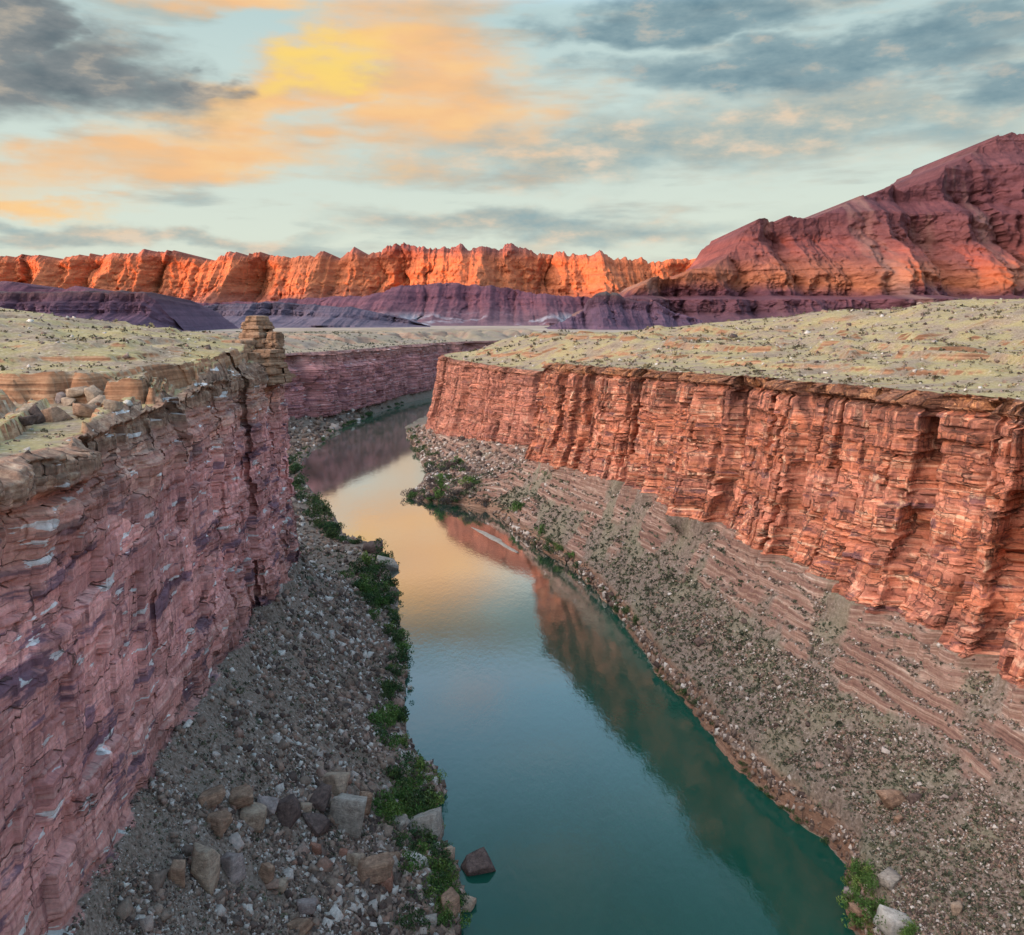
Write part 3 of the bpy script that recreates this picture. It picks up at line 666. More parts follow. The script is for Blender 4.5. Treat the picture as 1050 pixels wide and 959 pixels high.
def butte_patch(g, c, pos, px, py, pz):
    tl = g.noise(g.comb(g.math('MULTIPLY', px, 0.004), 0.0, g.math('MULTIPLY', pz, 0.0012)), 1.0, 5, 0.6)
    return g.mix(g.math('MULTIPLY', g.step(tl, 0.52, 0.66), 0.35), c, col4(0.36, 0.22, 0.18))
MAT_BUTTE = range_material('butte_sandstone', [(0.0, col4(0.10, 0.05, 0.07)), (0.16, col4(0.12, 0.045, 0.06)), (0.22, col4(0.34, 0.12, 0.065)), (0.34, col4(0.20, 0.07, 0.065)), (0.6, col4(0.125, 0.046, 0.056)), (1.0, col4(0.135, 0.052, 0.06))], 80, 1300, butte_patch, 190, 0.02)  # shade on the foot and upper cliffs is put into these dark purples
range_mesh('butte', [(600, 322), (648, 306), (662, 292), (676, 287), (700, 286), (715, 282), (728, 278), (740, 272), (752, 257), (764, 241), (779, 226), (790, 224), (807, 223), (836, 223), (860, 220), (866, 213), (874, 206), (885, 204), (898, 200), (921, 194), (931, 197), (948, 188), (964, 182), (974, 171), (988, 167), (998, 156), (1007, 149), (1016, 146), (1026, 140), (1040, 136), (1050, 137), (1100, 132), (1180, 138), (1300, 160), (1500, 200), (1700, 290)],
           6000, 4100, 70, [(0, 0), (0.05, 0.16), (0.09, 0.18), (0.12, 0.34), (0.17, 0.36), (0.26, 0.56), (0.34, 0.64), (0.52, 0.74), (0.66, 0.82), (0.80, 0.93), (0.92, 0.96), (1, 1)], MAT_BUTTE, 1300, 300, 170, 601, back=2500, rough=20, zprof=[(70, 4250), (150, 4600), (165, 4640), (235, 4670), (262, 4950), (390, 5000), (600, 5330), (770, 5370), (870, 5560), (1090, 5620), (1230, 5830), (1500, 5950), (1900, 6200)])

MAT_MESA = range_material('dark_mesa_shale', [(0.0, col4(0.10, 0.06, 0.10)), (0.55, col4(0.11, 0.06, 0.095)), (0.72, col4(0.085, 0.042, 0.065)), (0.9, col4(0.10, 0.05, 0.06)), (1.0, col4(0.11, 0.09, 0.085))], 80, 255, None, 18, 0.08)
range_mesh('mesa', [(-350, 300), (-200, 298), (-40, 299), (0, 299), (40, 300), (100, 299), (155, 300), (164, 308), (171, 318), (178, 328), (190, 341)],
           3600, 3150, 84, [(0, 0), (0.22, 0.40), (0.45, 0.72), (0.70, 0.76), (0.75, 0.84), (0.97, 0.88), (1, 1)], MAT_MESA, 700, 110, 55, 701, back=900, rough=4, prow=0.8)
MAT_MESA2 = range_material('grey_mesa_shale', [(0.0, col4(0.13, 0.10, 0.14)), (0.5, col4(0.12, 0.09, 0.13)), (0.8, col4(0.085, 0.07, 0.10)), (1.0, col4(0.13, 0.125, 0.12))], 80, 260, None, 18, 0.08)
range_mesh('mesa', [(120, 322), (170, 318), (200, 315), (240, 312), (270, 311), (300, 311), (320, 313), (360, 316), (395, 322), (420, 329), (445, 337), (470, 343)],
           5200, 4600, 84, [(0, 0), (0.2, 0.36), (0.48, 0.76), (0.70, 0.80), (0.74, 0.86), (0.97, 0.90), (1, 1)], MAT_MESA2, 800, 110, 80, 711, back=1500, rough=4, prow=0.8)
def pale_patch(g, c, pos, px, py, pz):
    n = g.noise(pos, 0.003, 5, 0.6)
    band = g.math('MULTIPLY', g.step(pz, 190, 110), g.step(n, 0.50, 0.60))
    return g.mix(g.math('MULTIPLY', band, 0.8), c, col4(0.36, 0.36, 0.42))
MAT_BAD = range_material('badland_shale', [(0.0, col4(0.16, 0.09, 0.115)), (0.4, col4(0.14, 0.057, 0.08)), (0.75, col4(0.125, 0.05, 0.075)), (1.0, col4(0.12, 0.06, 0.08))], 80, 420, pale_patch, 40, 0.03)
range_mesh('badland_hills', [(-80, 294), (-20, 290), (0, 288), (20, 290), (35, 296), (60, 297), (75, 293), (90, 298), (120, 304), (200, 312), (260, 310), (330, 306), (380, 303), (405, 296), (430, 292), (460, 290), (480, 292), (510, 294), (540, 300), (580, 304), (620, 305), (660, 300), (700, 302), (760, 310)],
           6800, 5700, 75, [(0, 0), (0.15, 0.25), (0.4, 0.55), (0.6, 0.75), (1, 1)], MAT_BAD, 900, 110, 150, 721, back=1500, rough=8)
range_mesh('small_butte', [(560, 338), (585, 326), (600, 318), (604, 306), (612, 301), (622, 299), (634, 301), (640, 305), (655, 309), (672, 311), (690, 320), (720, 330)],
           4300, 3950, 80, [(0, 0), (0.25, 0.35), (0.55, 0.7), (0.66, 0.86), (0.92, 0.92), (1, 1)], MAT_MESA, 300, 90, 45, 731, back=500, rough=5)

# unseen sunrise-side escarpment behind the viewer, crest shaped to shade the canyon
def shade_hills():
    rows = 26; u = np.linspace(-16000, 12000, 300); q = np.linspace(0, 1, rows)[:, None]
    sx, sy = -math.sin(SUN_AZ), -math.cos(SUN_AZ)
    dist = 12000.0
    ca, sa = math.cos(SUN_AZ), math.sin(SUN_AZ)
    def crest(z, Yp): return z + math.tan(SUN_EL) * (dist + (u + Yp * sa) / ca * sa + Yp * ca)
    k = sst(u, -5600, -4200)
    H = crest(330, 8300) * (1 - k) + crest(570 - 240 * sst(u, -3300, -2850), 4900) * k
    H = np.clip(H, 500, 1300) + 50 * (fbm(u / 700, 0 * u, 5, 801) - 0.5)
    prof = np.sin(np.pi * q) ** 0.7
    D = dist + 3000 * (q - 0.5) + 300 * (fbm(u[None] / 700, q * 4, 4, 802) - 0.5)
    Z = 60 + (H[None] - 60) * prof
    X = sx * D + (-sy) * u[None]; Y = sy * D + sx * u[None]
    return link('unseen_hills', make_mesh('unseen_hills', np.stack([X, Y, Z], -1).reshape(-1, 3), grid_faces(rows, 300)), MAT_FAR, kind='structure')
shade_hills()

# a low cloud bank on the sunrise side; added out of view to shade the upper butte
M_UNSEEN_CLOUD = new_mat('unseen_cloud_white'); M_UNSEEN_CLOUD[2].inputs['Base Color'].default_value = (0.85, 0.82, 0.80, 1); M_UNSEEN_CLOUD = M_UNSEEN_CLOUD[0]
def unseen_cloud_bank(tx, ty, tz, wide, deep, tall, seed):
    """A cloud 14 km towards the sun from the place it is added, unseen, to shade."""
    r, c = 60, 140; L = 14000.0
    th = np.linspace(0, math.pi, r)[:, None]; ph = np.linspace(0, 2 * math.pi, c)[None]
    side = (math.cos(SUN_AZ), -math.sin(SUN_AZ)); sx, sy = math.sin(SUN_AZ), math.cos(SUN_AZ)
    nx, ny, nz_ = np.sin(th) * np.cos(ph), np.sin(th) * np.sin(ph), np.cos(th) + 0 * ph
    k = 1 + 0.55 * (fbm(nx * 2.2 + nz_ * 3.1 + 9, ny * 2.2 + nz_ * 1.7 + 5, 5, seed) - 0.5)
    lu, ls, lz = nx * wide * k, ny * deep * k, nz_ * tall * k
    lz = np.where(lz < 0, lz * 0.8, lz)
    X = tx - sx * L + side[0] * lu + sx * ls; Y = ty - sy * L + side[1] * lu + sy * ls; Z = tz + math.tan(SUN_EL) * L + lz
    me = make_mesh('unseen_cloud', np.stack([X, Y, Z], -1).reshape(-1, 3), grid_faces(r, c)); me.shade_smooth()
    link('unseen_cloud', me, M_UNSEEN_CLOUD, kind='structure')
unseen_cloud_bank(2700, 5500, 1080, 1900, 900, 620, 901)
unseen_cloud_bank(-2750, 8300, 720, 420, 300, 110, 931)  # small unseen bank added to shade a stretch of the far cliffs

# ------------------------------------------------------------------ finding the ground under a line of sight
def bvh_of(o):
    me = o.data; v = np.empty(len(me.vertices) * 3, np.float32); me.vertices.foreach_get('co', v)
    f = np.empty(len(me.polygons) * 4, np.int32); me.polygons.foreach_get('vertices', f)
    return v.reshape(-1, 3), f.reshape(-1, 4)
def sub_bvh(S, y0, y1, r0=0, r1=None, step=1):
    P = S['P'][r0:r1]; j = np.where((S['Y'] > y0) & (S['Y'] < y1))[0]
    P = P[::step, j[0]:j[-1] + 1:step]
    return BVHTree.FromPolygons(P.reshape(-1, 3).tolist(), grid_faces(P.shape[0], P.shape[1]).tolist())
BV = [sub_bvh(SL, 90, 1750, 0, None, 2), sub_bvh(SR, 167, 1180, 0, None, 2)]
EYE = Vector((0, 0, CAM_H))
def ground_at(px, py):
    """Where a line of sight meets the terrain or the water."""
    d = Vector(((px - HX) / F, 1.0, (HY - py) / F)).normalized()
    best = None
    for b in BV:
        h = b.ray_cast(EYE, d)
        if h[0] is not None and (best is None or h[3] < best[1]): best = (h[0], h[3])
    if d.z < 0:
        t = -CAM_H / d.z
        if best is None or t < best[1]: return EYE + d * t
    return best[0] if best else None

def samples(S, rows, yr, n, rng, fall=2.0, weight=None):
    """Random points on part of a sweep, about evenly spread over the picture."""
    P = S['P'][rows[0]:rows[1]]; j = np.where((S['Y'] > yr[0]) & (S['Y'] < yr[1]))[0]; P = P[:, j[0]:j[-1] + 1]
    a = P[1:, :-1] - P[:-1, :-1]; b = P[:-1, 1:] - P[:-1, :-1]
    cr = np.cross(a, b); A = np.linalg.norm(cr, axis=-1); nrm = cr / np.maximum(A, 1e-9)[..., None]
    nrm = np.where(nrm[..., 2:] < 0, -nrm, nrm)
    w = A / P[:-1, :-1, 1] ** fall * np.clip(nrm[..., 2], 0, 1) ** 2
    w = w * (P[:-1, :-1, 2] > 0.15)
    w = w * (1 - 0.8 * np.minimum(1, 1.6 * S['led'][rows[0]:rows[1]][:-1, j[0]:j[-1]]))
    if weight is not None: w = w * weight(P[:-1, :-1], nrm)
    w = w.ravel() / w.sum()
    k = rng.choice(len(w), n, p=w); u, v = rng.random((2, n, 1))
    p0 = P[:-1, :-1].reshape(-1, 3)[k]
    return p0 + a.reshape(-1, 3)[k] * u + b.reshape(-1, 3)[k] * v, nrm.reshape(-1, 3)[k]

# ------------------------------------------------------------------ rocks
def rock_shape(seed, cuts=3, squash=(1, 1, 0.8), rough=0.08):
    """An angular broken block: the hull of a skewed box with knocked-off corners, faces slightly roughened."""
    import bmesh
    r = np.random.default_rng(seed); pts = []
    for x in (-1, 1):
        for y in (-1, 1):
            for z in (-1, 1):
                c = np.array([x, y, z]) * (1, 1, 0.9) + r.normal(0, 0.27, 3)
                if r.random() < 0.28:
                    for ax in range(3):
                        d = c.copy(); d[ax] *= r.uniform(0.2, 0.7); pts.append(d)
                else: pts.append(c)
    bm = bmesh.new()
    for p in pts: bm.verts.new(p)
    h = bmesh.ops.convex_hull(bm, input=bm.verts)
    bmesh.ops.delete(bm, geom=list({e for e in h['geom_interior'] + h['geom_unused'] if isinstance(e, bmesh.types.BMVert)}), context='VERTS')
    if cuts: bmesh.ops.subdivide_edges(bm, edges=bm.edges, cuts=cuts, use_grid_fill=True)
    bmesh.ops.triangulate(bm, faces=bm.faces)
    bm.verts.index_update()
    V = np.array([v.co[:] for v in bm.verts]); Fc = np.array([[v.index for v in f.verts] for f in bm.faces]); bm.free()
    if rough:
        a, b, c = V.T; n = np.linalg.norm(V, axis=1)[:, None]
        V = V * (1 + rough * 2 * (fbm(a * 2.2 + b * 1.3 + 9, c * 3 + seed - b, 4, seed)[:, None] - 0.5))
    return V * 0.85 * np.array(squash), Fc

def rock_material(name, use_tint):
    m, g, b = new_mat(name)
    pos = g.new('ShaderNodeNewGeometry').outputs['Position'] if use_tint else g.new('ShaderNodeTexCoord').outputs['Object']
    rnd = g.attr('tint') if use_tint else g.new('ShaderNodeObjectInfo').outputs['Random']
    c = g.ramp(rnd, [(0.0, col4(0.065, 0.045, 0.042)), (0.2, col4(0.125, 0.088, 0.078)), (0.45, col4(0.20, 0.145, 0.12)), (0.65, col4(0.27, 0.195, 0.16)), (0.74, col4(0.24, 0.14, 0.11)), (0.86, col4(0.38, 0.32, 0.30)), (1.0, col4(0.56, 0.51, 0.49))])
    n = g.noise(pos, 1.2 if use_tint else 2.2, 6, 0.7)
    c = g.mix(0.7, c, g.mix(1.0, c, g.ramp(n, [(0.3, col4(0.5, 0.48, 0.48)), (0.7, col4(1.5, 1.45, 1.4))]), 'MULTIPLY'))
    g.put(b.inputs['Base Color'], c)
    bump(g, b, g.noise(pos, 3.0, 6, 0.7), 0.25, 0.8)
    return m
M_RUB = rock_material('rubble_stone', True)

def boulder_material(name, a, bcol, layers=0.0):
    m, g, b = new_mat(name)
    pos = g.new('ShaderNodeTexCoord').outputs['Object']
    x, y, z = g.sep(pos)
    n = g.noise(pos, 0.9, 8, 0.68, 0.4)
    c = g.ramp(n, [(0.32, a), (0.64, bcol)])
    if layers:
        st = g.noise(g.comb(g.math('MULTIPLY', x, 0.25), g.math('MULTIPLY', y, 0.25), g.math('MULTIPLY', z, 3.0)), 1.0, 5, 0.7)
        c = g.mix(layers, c, g.mix(1.0, c, g.ramp(st, [(0.35, col4(0.45, 0.42, 0.42)), (0.65, col4(1.5, 1.45, 1.4))]), 'MULTIPLY'))
    c = g.mix(g.math('MULTIPLY', g.step(g.noise(pos, 2.6, 6, 0.7), 0.56, 0.68), 0.5), c, col4(0.10, 0.075, 0.075))
    g.put(b.inputs['Base Color'], c)
    bump(g, b, g.noise(pos, 2.5, 8, 0.7), 0.35, 0.9)
    return m
BM = dict(tan=boulder_material('tan_sandstone', col4(0.22, 0.155, 0.12), col4(0.42, 0.32, 0.25), 0.4),
          grey=boulder_material('grey_sandstone', col4(0.19, 0.16, 0.145), col4(0.40, 0.355, 0.32), 0.4),
          brown=boulder_material('brown_sandstone', col4(0.17, 0.10, 0.075), col4(0.36, 0.235, 0.17), 0.6),
          red=boulder_material('red_sandstone', col4(0.18, 0.08, 0.06), col4(0.34, 0.18, 0.135), 0.5),
          dark=boulder_material('varnished_sandstone', col4(0.06, 0.042, 0.042), col4(0.16, 0.11, 0.10), 0.4),
          mauve=boulder_material('mauve_sandstone', col4(0.19, 0.145, 0.14), col4(0.36, 0.29, 0.28), 0.4),
          pale=boulder_material('pale_limestone', col4(0.32, 0.29, 0.27), col4(0.56, 0.52, 0.49), 0.2))

def merged(name, pts, tmpl, scale, rng, mat, tilt=0.5, sink=0.25, nrm=None, kind='stuff'):
    """Many small rocks as one mesh."""
    vs, fs, ts = [], [], []; off = 0
    which = rng.integers(0, len(tmpl), len(pts))
    for k, (V, Fc) in enumerate(tmpl):
        i = np.where(which == k)[0]
        if not len(i): continue
        m = len(i)
        q = rng.normal(0, 1, (m, 4)); q[:, 1:3] *= tilt; q /= np.linalg.norm(q, axis=1)[:, None]
        w, x, y, z = q.T
        Rm = np.stack([1 - 2 * (y * y + z * z), 2 * (x * y - z * w), 2 * (x * z + y * w), 2 * (x * y + z * w), 1 - 2 * (x * x + z * z), 2 * (y * z - x * w), 2 * (x * z - y * w), 2 * (y * z + x * w), 1 - 2 * (x * x + y * y)], -1).reshape(m, 3, 3)
        A = V[None] * (scale[i, None, None] * rng.uniform(0.7, 1.35, (m, 1, 3)))
        A = np.einsum('mij,mvj->mvi', Rm, A) + pts[i, None]
        A[..., 2] += (scale[i] * (0.62 - sink * 2))[:, None]
        vs.append(A.reshape(-1, 3)); fs.append((Fc[None] + (np.arange(m) * len(V))[:, None, None] + off).reshape(-1, 3)); off += m * len(V)
        ts.append(np.repeat(rng.random(m), len(V)))
    return link(name, make_mesh(name, np.concatenate(vs), np.concatenate(fs), dict(tint=np.concatenate(ts))), mat, kind=kind)

def block_shape(seed):
    r = np.random.default_rng(seed)
    V = np.array([(x, y, z) for z in (-1, 1) for y in (-1, 1) for x in (-1, 1)], float) * (1, 0.8, 0.62) + r.normal(0, 0.24, (8, 3))
    top = V[:, 2] > 0; V[top, :2] *= r.uniform(0.55, 1.0)
    Q = [(0, 2, 3, 1), (4, 5, 7, 6), (0, 1, 5, 4), (1, 3, 7, 5), (3, 2, 6, 7), (2, 0, 4, 6)]
    return V * 0.85, np.array([t for a, b, c, d in Q for t in ((a, b, c), (a, c, d))])
T0 = [block_shape(900 + i) for i in range(14)]
rl = np.random.default_rng(5)
NB = 2
def gravel(P, n):
    return (0.25 + 1.2 * sst(fbm(P[..., 0] / 14, P[..., 1] / 14, 3, 977), 0.40, 0.58)) * sst(n[..., 2], 0.72, 0.9)
def patchy(P, n):
    return 0.40 + 1.4 * sst(fbm(P[..., 0] / 14, P[..., 1] / 14, 3, 977), 0.40, 0.58)
pL, _ = samples(SL, (NB + 2, NB + 168), (125, 460), 36000, rl, 2.0, patchy)
sL = np.maximum(pL[:, 1] * 0.0015, 0.24) * np.exp(np.abs(rl.normal(0, 0.44, len(pL))) * (1 + 0.6 * (rl.random(len(pL)) < 0.12)))
sL = np.minimum(sL * (0.62 + 0.75 * np.clip(1 - pL[:, 2] / 36, 0, 1)) * (0.75 + 0.9 * sst(fbm(pL[:, 0] / 9, pL[:, 1] / 9, 3, 971), 0.45, 0.65)), 1.5)
merged('talus_rubble', pL, T0, sL, rl, M_RUB)
pL2, _ = samples(SL, (NB + 2, NB + 168), (460, 1350), 3500, rl, 1.3)
merged('talus_rubble', pL2, T0, np.maximum(pL2[:, 1] * 0.0015, 0.8) * np.exp(np.abs(rl.normal(0, 0.4, len(pL2)))), rl, M_RUB)
pR, _ = samples(SR, (NB + 8, NB + 222), (170, 700), 17000, rl, 1.9, gravel)
sR = np.maximum(pR[:, 1] * 0.00095, 0.2) * np.exp(np.abs(rl.normal(0, 0.36, len(pR))))
merged('talus_rubble', pR, T0, sR, rl, M_RUB)
pW, _ = samples(SR, (NB + 1, NB + 16), (170, 640), 2600, rl, 1.6)
merged('waterline_rubble', pW, T0, np.maximum(pW[:, 1] * 0.0014, 0.3) * np.exp(np.abs(rl.normal(0, 0.45, len(pW)))), rl, M_RUB)
pR2, _ = samples(SR, (NB + 6, NB + 225), (690, 1100), 3500, rl, 1.3)
merged('talus_rubble', pR2, T0, np.maximum(pR2[:, 1] * 0.0011, 0.6) * np.exp(np.abs(rl.normal(0, 0.4, len(pR2)))), rl, M_RUB)
pT, _ = samples(SL, (NB + 170 + 290, NB + 170 + 290 + 150), (95, 460), 6500, rl, 1.6)
pT2, _ = samples(SR, (NB + 230 + 270, NB + 230 + 270 + 205), (200, 1050), 8500, rl, 1.5)
pT = np.concatenate([pT, pT2]); merged('plateau_stones', pT, T0, np.maximum(pT[:, 1] * 0.0011, 0.2) * np.exp(np.abs(rl.normal(0, 0.45, len(pT)))), rl, M_RUB, sink=0.3)

# boulders one can tell apart: photo position of the middle, width and height in photo pixels
def boulder(px, py, w, h, kind, label, tilt=0.0, seed=0, yaw=None, sub=4, depth=0.8, cat='boulder'):
    p = ground_at(px, py + h * 0.42)
    if p is None: return
    k = p.y / F; W, Hh = w * k, h * k
    V, Fc = rock_shape(seed + 40, 3, (1, depth, 1), 0.06)
    lo, hi = V.min(0), V.max(0); V = (V - (lo + hi) / 2) / (hi - lo)
    V = V * np.array([W * 1.06, max(W * depth, Hh * 0.7), Hh * 1.15])
    V[:, 2] += Hh * 0.30
    me = make_mesh('boulder', V, Fc)
    o = link('boulder', me, BM[kind]); o.location = p
    o.rotation_euler = (R((seed * 53) % 30 - 15), R(tilt), R(yaw if yaw is not None else (seed * 37) % 70 - 35))
    tag(o, label, cat)
    return o
BOULDERS = [
 (354, 828, 35, 40, 'grey', 'largest grey-tan block standing on end in the left rubble slope', 12),
 (342, 802, 28, 19, 'tan', 'tan boulder just behind the largest grey-tan block', -8),
 (373, 822, 11, 26, 'brown', 'narrow brown slab leaning on the right side of the largest block', 8),
 (325, 818, 30, 18, 'dark', 'dark red-brown boulder left of the largest grey-tan block', -14),
 (314, 826, 13, 12, 'tan', 'small round tan boulder between two dark ones on the left slope', 0),
 (293, 832, 32, 24, 'dark', 'blackish angular boulder in the middle of the left boulder cluster', -20),
 (322, 841, 26, 12, 'dark', 'low black slab below the small round tan boulder', 24),
 (259, 836, 25, 22, 'tan', 'square tan block right of a brown cube on the left rubble slope', 4),
 (223, 842, 25, 22, 'brown', 'brown cube-like block at the left end of the boulder cluster', 3),
 (245, 818, 30, 15, 'brown', 'flat brown slab above the square tan block', -12),
 (272, 825, 24, 14, 'mauve', 'flat mauve slab above and right of the square tan block', 18),
 (217, 818, 28, 14, 'brown', 'low brown boulder above the brown cube-like block', -6),
 (207, 886, 30, 36, 'tan', 'tall yellowish boulder at the foot of the left cliff', 6),
 (238, 887, 22, 28, 'mauve', 'pale mauve boulder right beside the tall yellowish one', -10),
 (181, 893, 17, 24, 'brown', 'dark brown boulder left of the tall yellowish one', 5),
 (272, 894, 15, 17, 'brown', 'small brown wedge standing right of the pale mauve boulder', 10),
 (380, 891, 38, 24, 'brown', 'big layered brown boulder low on the left bank', 6),
 (394, 902, 18, 18, 'red', 'reddish block against the right end of the big layered brown boulder', -4),
 (363, 882, 20, 15, 'tan', 'smaller tan boulder just above the big layered brown one', -10),
 (351, 875, 10, 10, 'red', 'small rust red stone above the smaller tan boulder', 8),
 (322, 869, 13, 13, 'red', 'rust red stone on pale gravel below the boulder cluster', 16),
 (404, 881, 13, 12, 'brown', 'small round brown stone between the bushes and the layered boulder', 0),
 (436, 845, 36, 26, 'grey', 'large pale boulder among bushes at the edge of the river', -12),
 (409, 841, 20, 11, 'grey', 'low flat-topped pale block left of the large pale waterside boulder', 2),
 (459, 873, 14, 22, 'tan', 'tall tan stone at the waterline right of the green bushes', 8),
 (425, 882, 26, 9, 'pale', 'white flat slab lying among the riverside bushes', 4),
 (490, 885, 31, 14, 'dark', 'dark flat boulder standing alone in the river', -6),
 (477, 926, 18, 10, 'tan', 'small tan rock in the water near the bottom of the left bank', 10),
 (463, 929, 21, 26, 'brown', 'dark grey-brown boulder on the waterline at the bottom left bank', -8),
 (441, 944, 16, 12, 'grey', 'grey stone beside the lowest waterside bush', 10),
 (305, 948, 30, 14, 'brown', 'long brown slab at the bottom of the left rubble slope', -8),
 (314, 931, 21, 14, 'mauve', 'mauve boulder just above the long brown slab', 6),
 (287, 906, 14, 10, 'tan', 'small tan block on pale gravel low on the left slope', 0),
 (395, 577, 24, 11, 'grey', 'pale slanting slab jutting into the river beside left bank bushes', 28),
 (382, 561, 18, 12, 'dark', 'dark stone just above the pale slanting waterside slab', 6),
 (398, 634, 7, 5, 'tan', 'small tan rock in the water beside the left bank bushes', 0),
 (420, 705, 5, 4, 'pale', 'tiny pale rock in the water beside the left bank bushes', 0),
 (57, 424, 26, 17, 'brown', 'big brown boulder at the front of the pile under the left ledge', -16),
 (39, 423, 14, 18, 'dark', 'dark slanting slab left of the big brown boulder under the ledge', -30),
 (26, 431, 20, 9, 'dark', 'low dark slab at the left end of the pile under the ledge', -10),
 (84, 421, 22, 17, 'brown', 'brown angular boulder right of the big brown one under the ledge', 14),
 (70, 411, 15, 11, 'tan', 'tan boulder behind the gap between the two big brown ones', 0),
 (61, 408, 8, 12, 'mauve', 'small tilted mauve slab at the back of the ledge pile', 22),
 (79, 401, 21, 10, 'tan', 'wide flat tan block lying right under the rusty ledge', -10),
 (96, 403, 15, 14, 'tan', 'pointed tan boulder behind the rounded one below the ledge', 8),
 (101, 412, 19, 14, 'tan', 'rounded light tan boulder at the right of the ledge pile', -22),
 (116, 415, 16, 12, 'tan', 'light tan block at the right end of the ledge pile', 4),
 (131, 413, 9, 6, 'pale', 'small white stone to the right of the ledge pile', 0),
 (917, 818, 24, 18, 'brown', 'dark brown layered boulder half way up the right gravel slope', -12),
 (938, 818, 13, 10, 'dark', 'small dark stone just right of the layered boulder on gravel', 0),
 (921, 840, 10, 8, 'brown', 'small brown stone below the layered boulder on gravel', 0),
 (719, 657, 11, 8, 'dark', 'thin dark slab lying alone high on the right gravel slope', -34),
 (913, 901, 18, 14, 'grey', 'squarish pale grey block on the gravel bar at lower right', 3),
 (917, 945, 32, 20, 'pale', 'large white boulder on the gravel bar at lower right', 14),
 (873, 913, 14, 10, 'mauve', 'mauve rock at the water edge beside the lower right bush', 0),
 (883, 933, 20, 11, 'brown', 'brown rock below the mauve one at lower right water edge', 6),
 (981, 931, 11, 12, 'tan', 'upright tan stone right of the lower right gravel bar', 0),
]
for i, (px, py, w, h, kind, label, tilt) in enumerate(BOULDERS):
    boulder(px, py, w, h, kind, label, tilt, seed=i * 3 + 1, depth=0.7 + 0.3 * ((i * 7) % 5) / 5)

# the next largest blocks of the rubble, each an object, copied from a few shapes
PROTO = []
for s_ in range(10):
    V, Fc = rock_shape(1200 + s_, 2, (1, 0.8, 0.62), 0.08)
    PROTO.append(make_mesh('boulder', V, Fc))
M_BLD = rock_material('boulder_stone', False)
for me in PROTO: me.materials.append(M_BLD)
def scatter_boulders(S, rows, yr, n, smin, smax, label, group, seed, weight=None):
    r = np.random.default_rng(seed); p, _ = samples(S, rows, yr, n, r, 1.5, weight)
    for q in p:
        o = bpy.data.objects.new('boulder', PROTO[r.integers(0, 10)]); col.objects.link(o)
        k = smin + (smax - smin) * r.random() ** 2.2
        o.scale = (k * r.uniform(0.8, 1.3), k * r.uniform(0.8, 1.2), k * r.uniform(0.7, 1.1))
        o.location = (q[0], q[1], q[2] + k * 0.15); o.rotation_euler = (r.normal(0, 0.35), r.normal(0, 0.35), r.random() * 6.28)
        tag(o, label, 'boulder', group)
scatter_boulders(SL, (NB + 4, NB + 150), (130, 300), 110, 0.7, 1.7, 'grey-brown block in the rubble of the near left slope', 'blocks in the near left rubble slope', 61)
scatter_boulders(SL, (NB + 4, NB + 165), (300, 640), 60, 1.1, 2.8, 'dull brown block on the far stretch of the left rubble slope', 'blocks on the far left rubble slope', 62)
scatter_boulders(SR, (NB + 20, NB + 215), (215, 420), 34, 0.7, 1.7, 'small brown block on the grey gravel slope across the river', 'blocks on the right gravel slope', 63)
scatter_boulders(SR, (NB + 1, NB + 18), (222, 640), 24, 0.6, 1.5, 'reddish fallen block on the low rock bank along the right waterline', 'blocks along the right waterline', 64)
scatter_boulders(SL, (NB + 170 + 290, NB + 170 + 290 + 110), (110, 390), 20, 0.5, 1.3, 'tan block on the dry grass of the left clifftop', 'blocks on the left clifftop', 65)

# ------------------------------------------------------------------ plants
def leaf_material(name, stops):
    m, g, b = new_mat(name)
    oi = g.new('ShaderNodeObjectInfo').outputs['Random']
    c = g.ramp(g.attr('tint'), stops)
    c = g.mix(1.0, c, g.ramp(oi, [(0.0, col4(0.75, 0.85, 0.8)), (0.5, col4(1.0, 1.0, 1.0)), (0.8, col4(1.35, 1.1, 1.0)), (1.0, col4(1.6, 1.25, 1.3))]), 'MULTIPLY')
    g.put(b.inputs['Base Color'], c); b.inputs['Roughness'].default_value = 0.7
    return m
M_GREEN = leaf_material('willow_leaf', [(0, col4(0.028, 0.058, 0.016)), (0.55, col4(0.075, 0.145, 0.036)), (1, col4(0.17, 0.27, 0.08))])
M_DGREEN = leaf_material('dark_leaf', [(0, col4(0.015, 0.033, 0.015)), (0.6, col4(0.042, 0.08, 0.032)), (1, col4(0.085, 0.14, 0.055))])
M_GREY = leaf_material('bare_tamarisk', [(0, col4(0.035, 0.032, 0.035)), (0.6, col4(0.085, 0.075, 0.075)), (1, col4(0.14, 0.125, 0.11))])
M_LIME = leaf_material('reed_leaf', [(0, col4(0.05, 0.11, 0.02)), (0.6, col4(0.10, 0.21, 0.035)), (1, col4(0.16, 0.29, 0.06))])
M_STEM = new_mat('woody_stem'); M_STEM[2].inputs['Base Color'].default_value = (0.09, 0.065, 0.05, 1); M_STEM = M_STEM[0]
M_SCRUB = leaf_material('desert_scrub', [(0, col4(0.045, 0.046, 0.034)), (0.5, col4(0.085, 0.085, 0.058)), (0.8, col4(0.14, 0.135, 0.09)), (1, col4(0.22, 0.19, 0.12))])

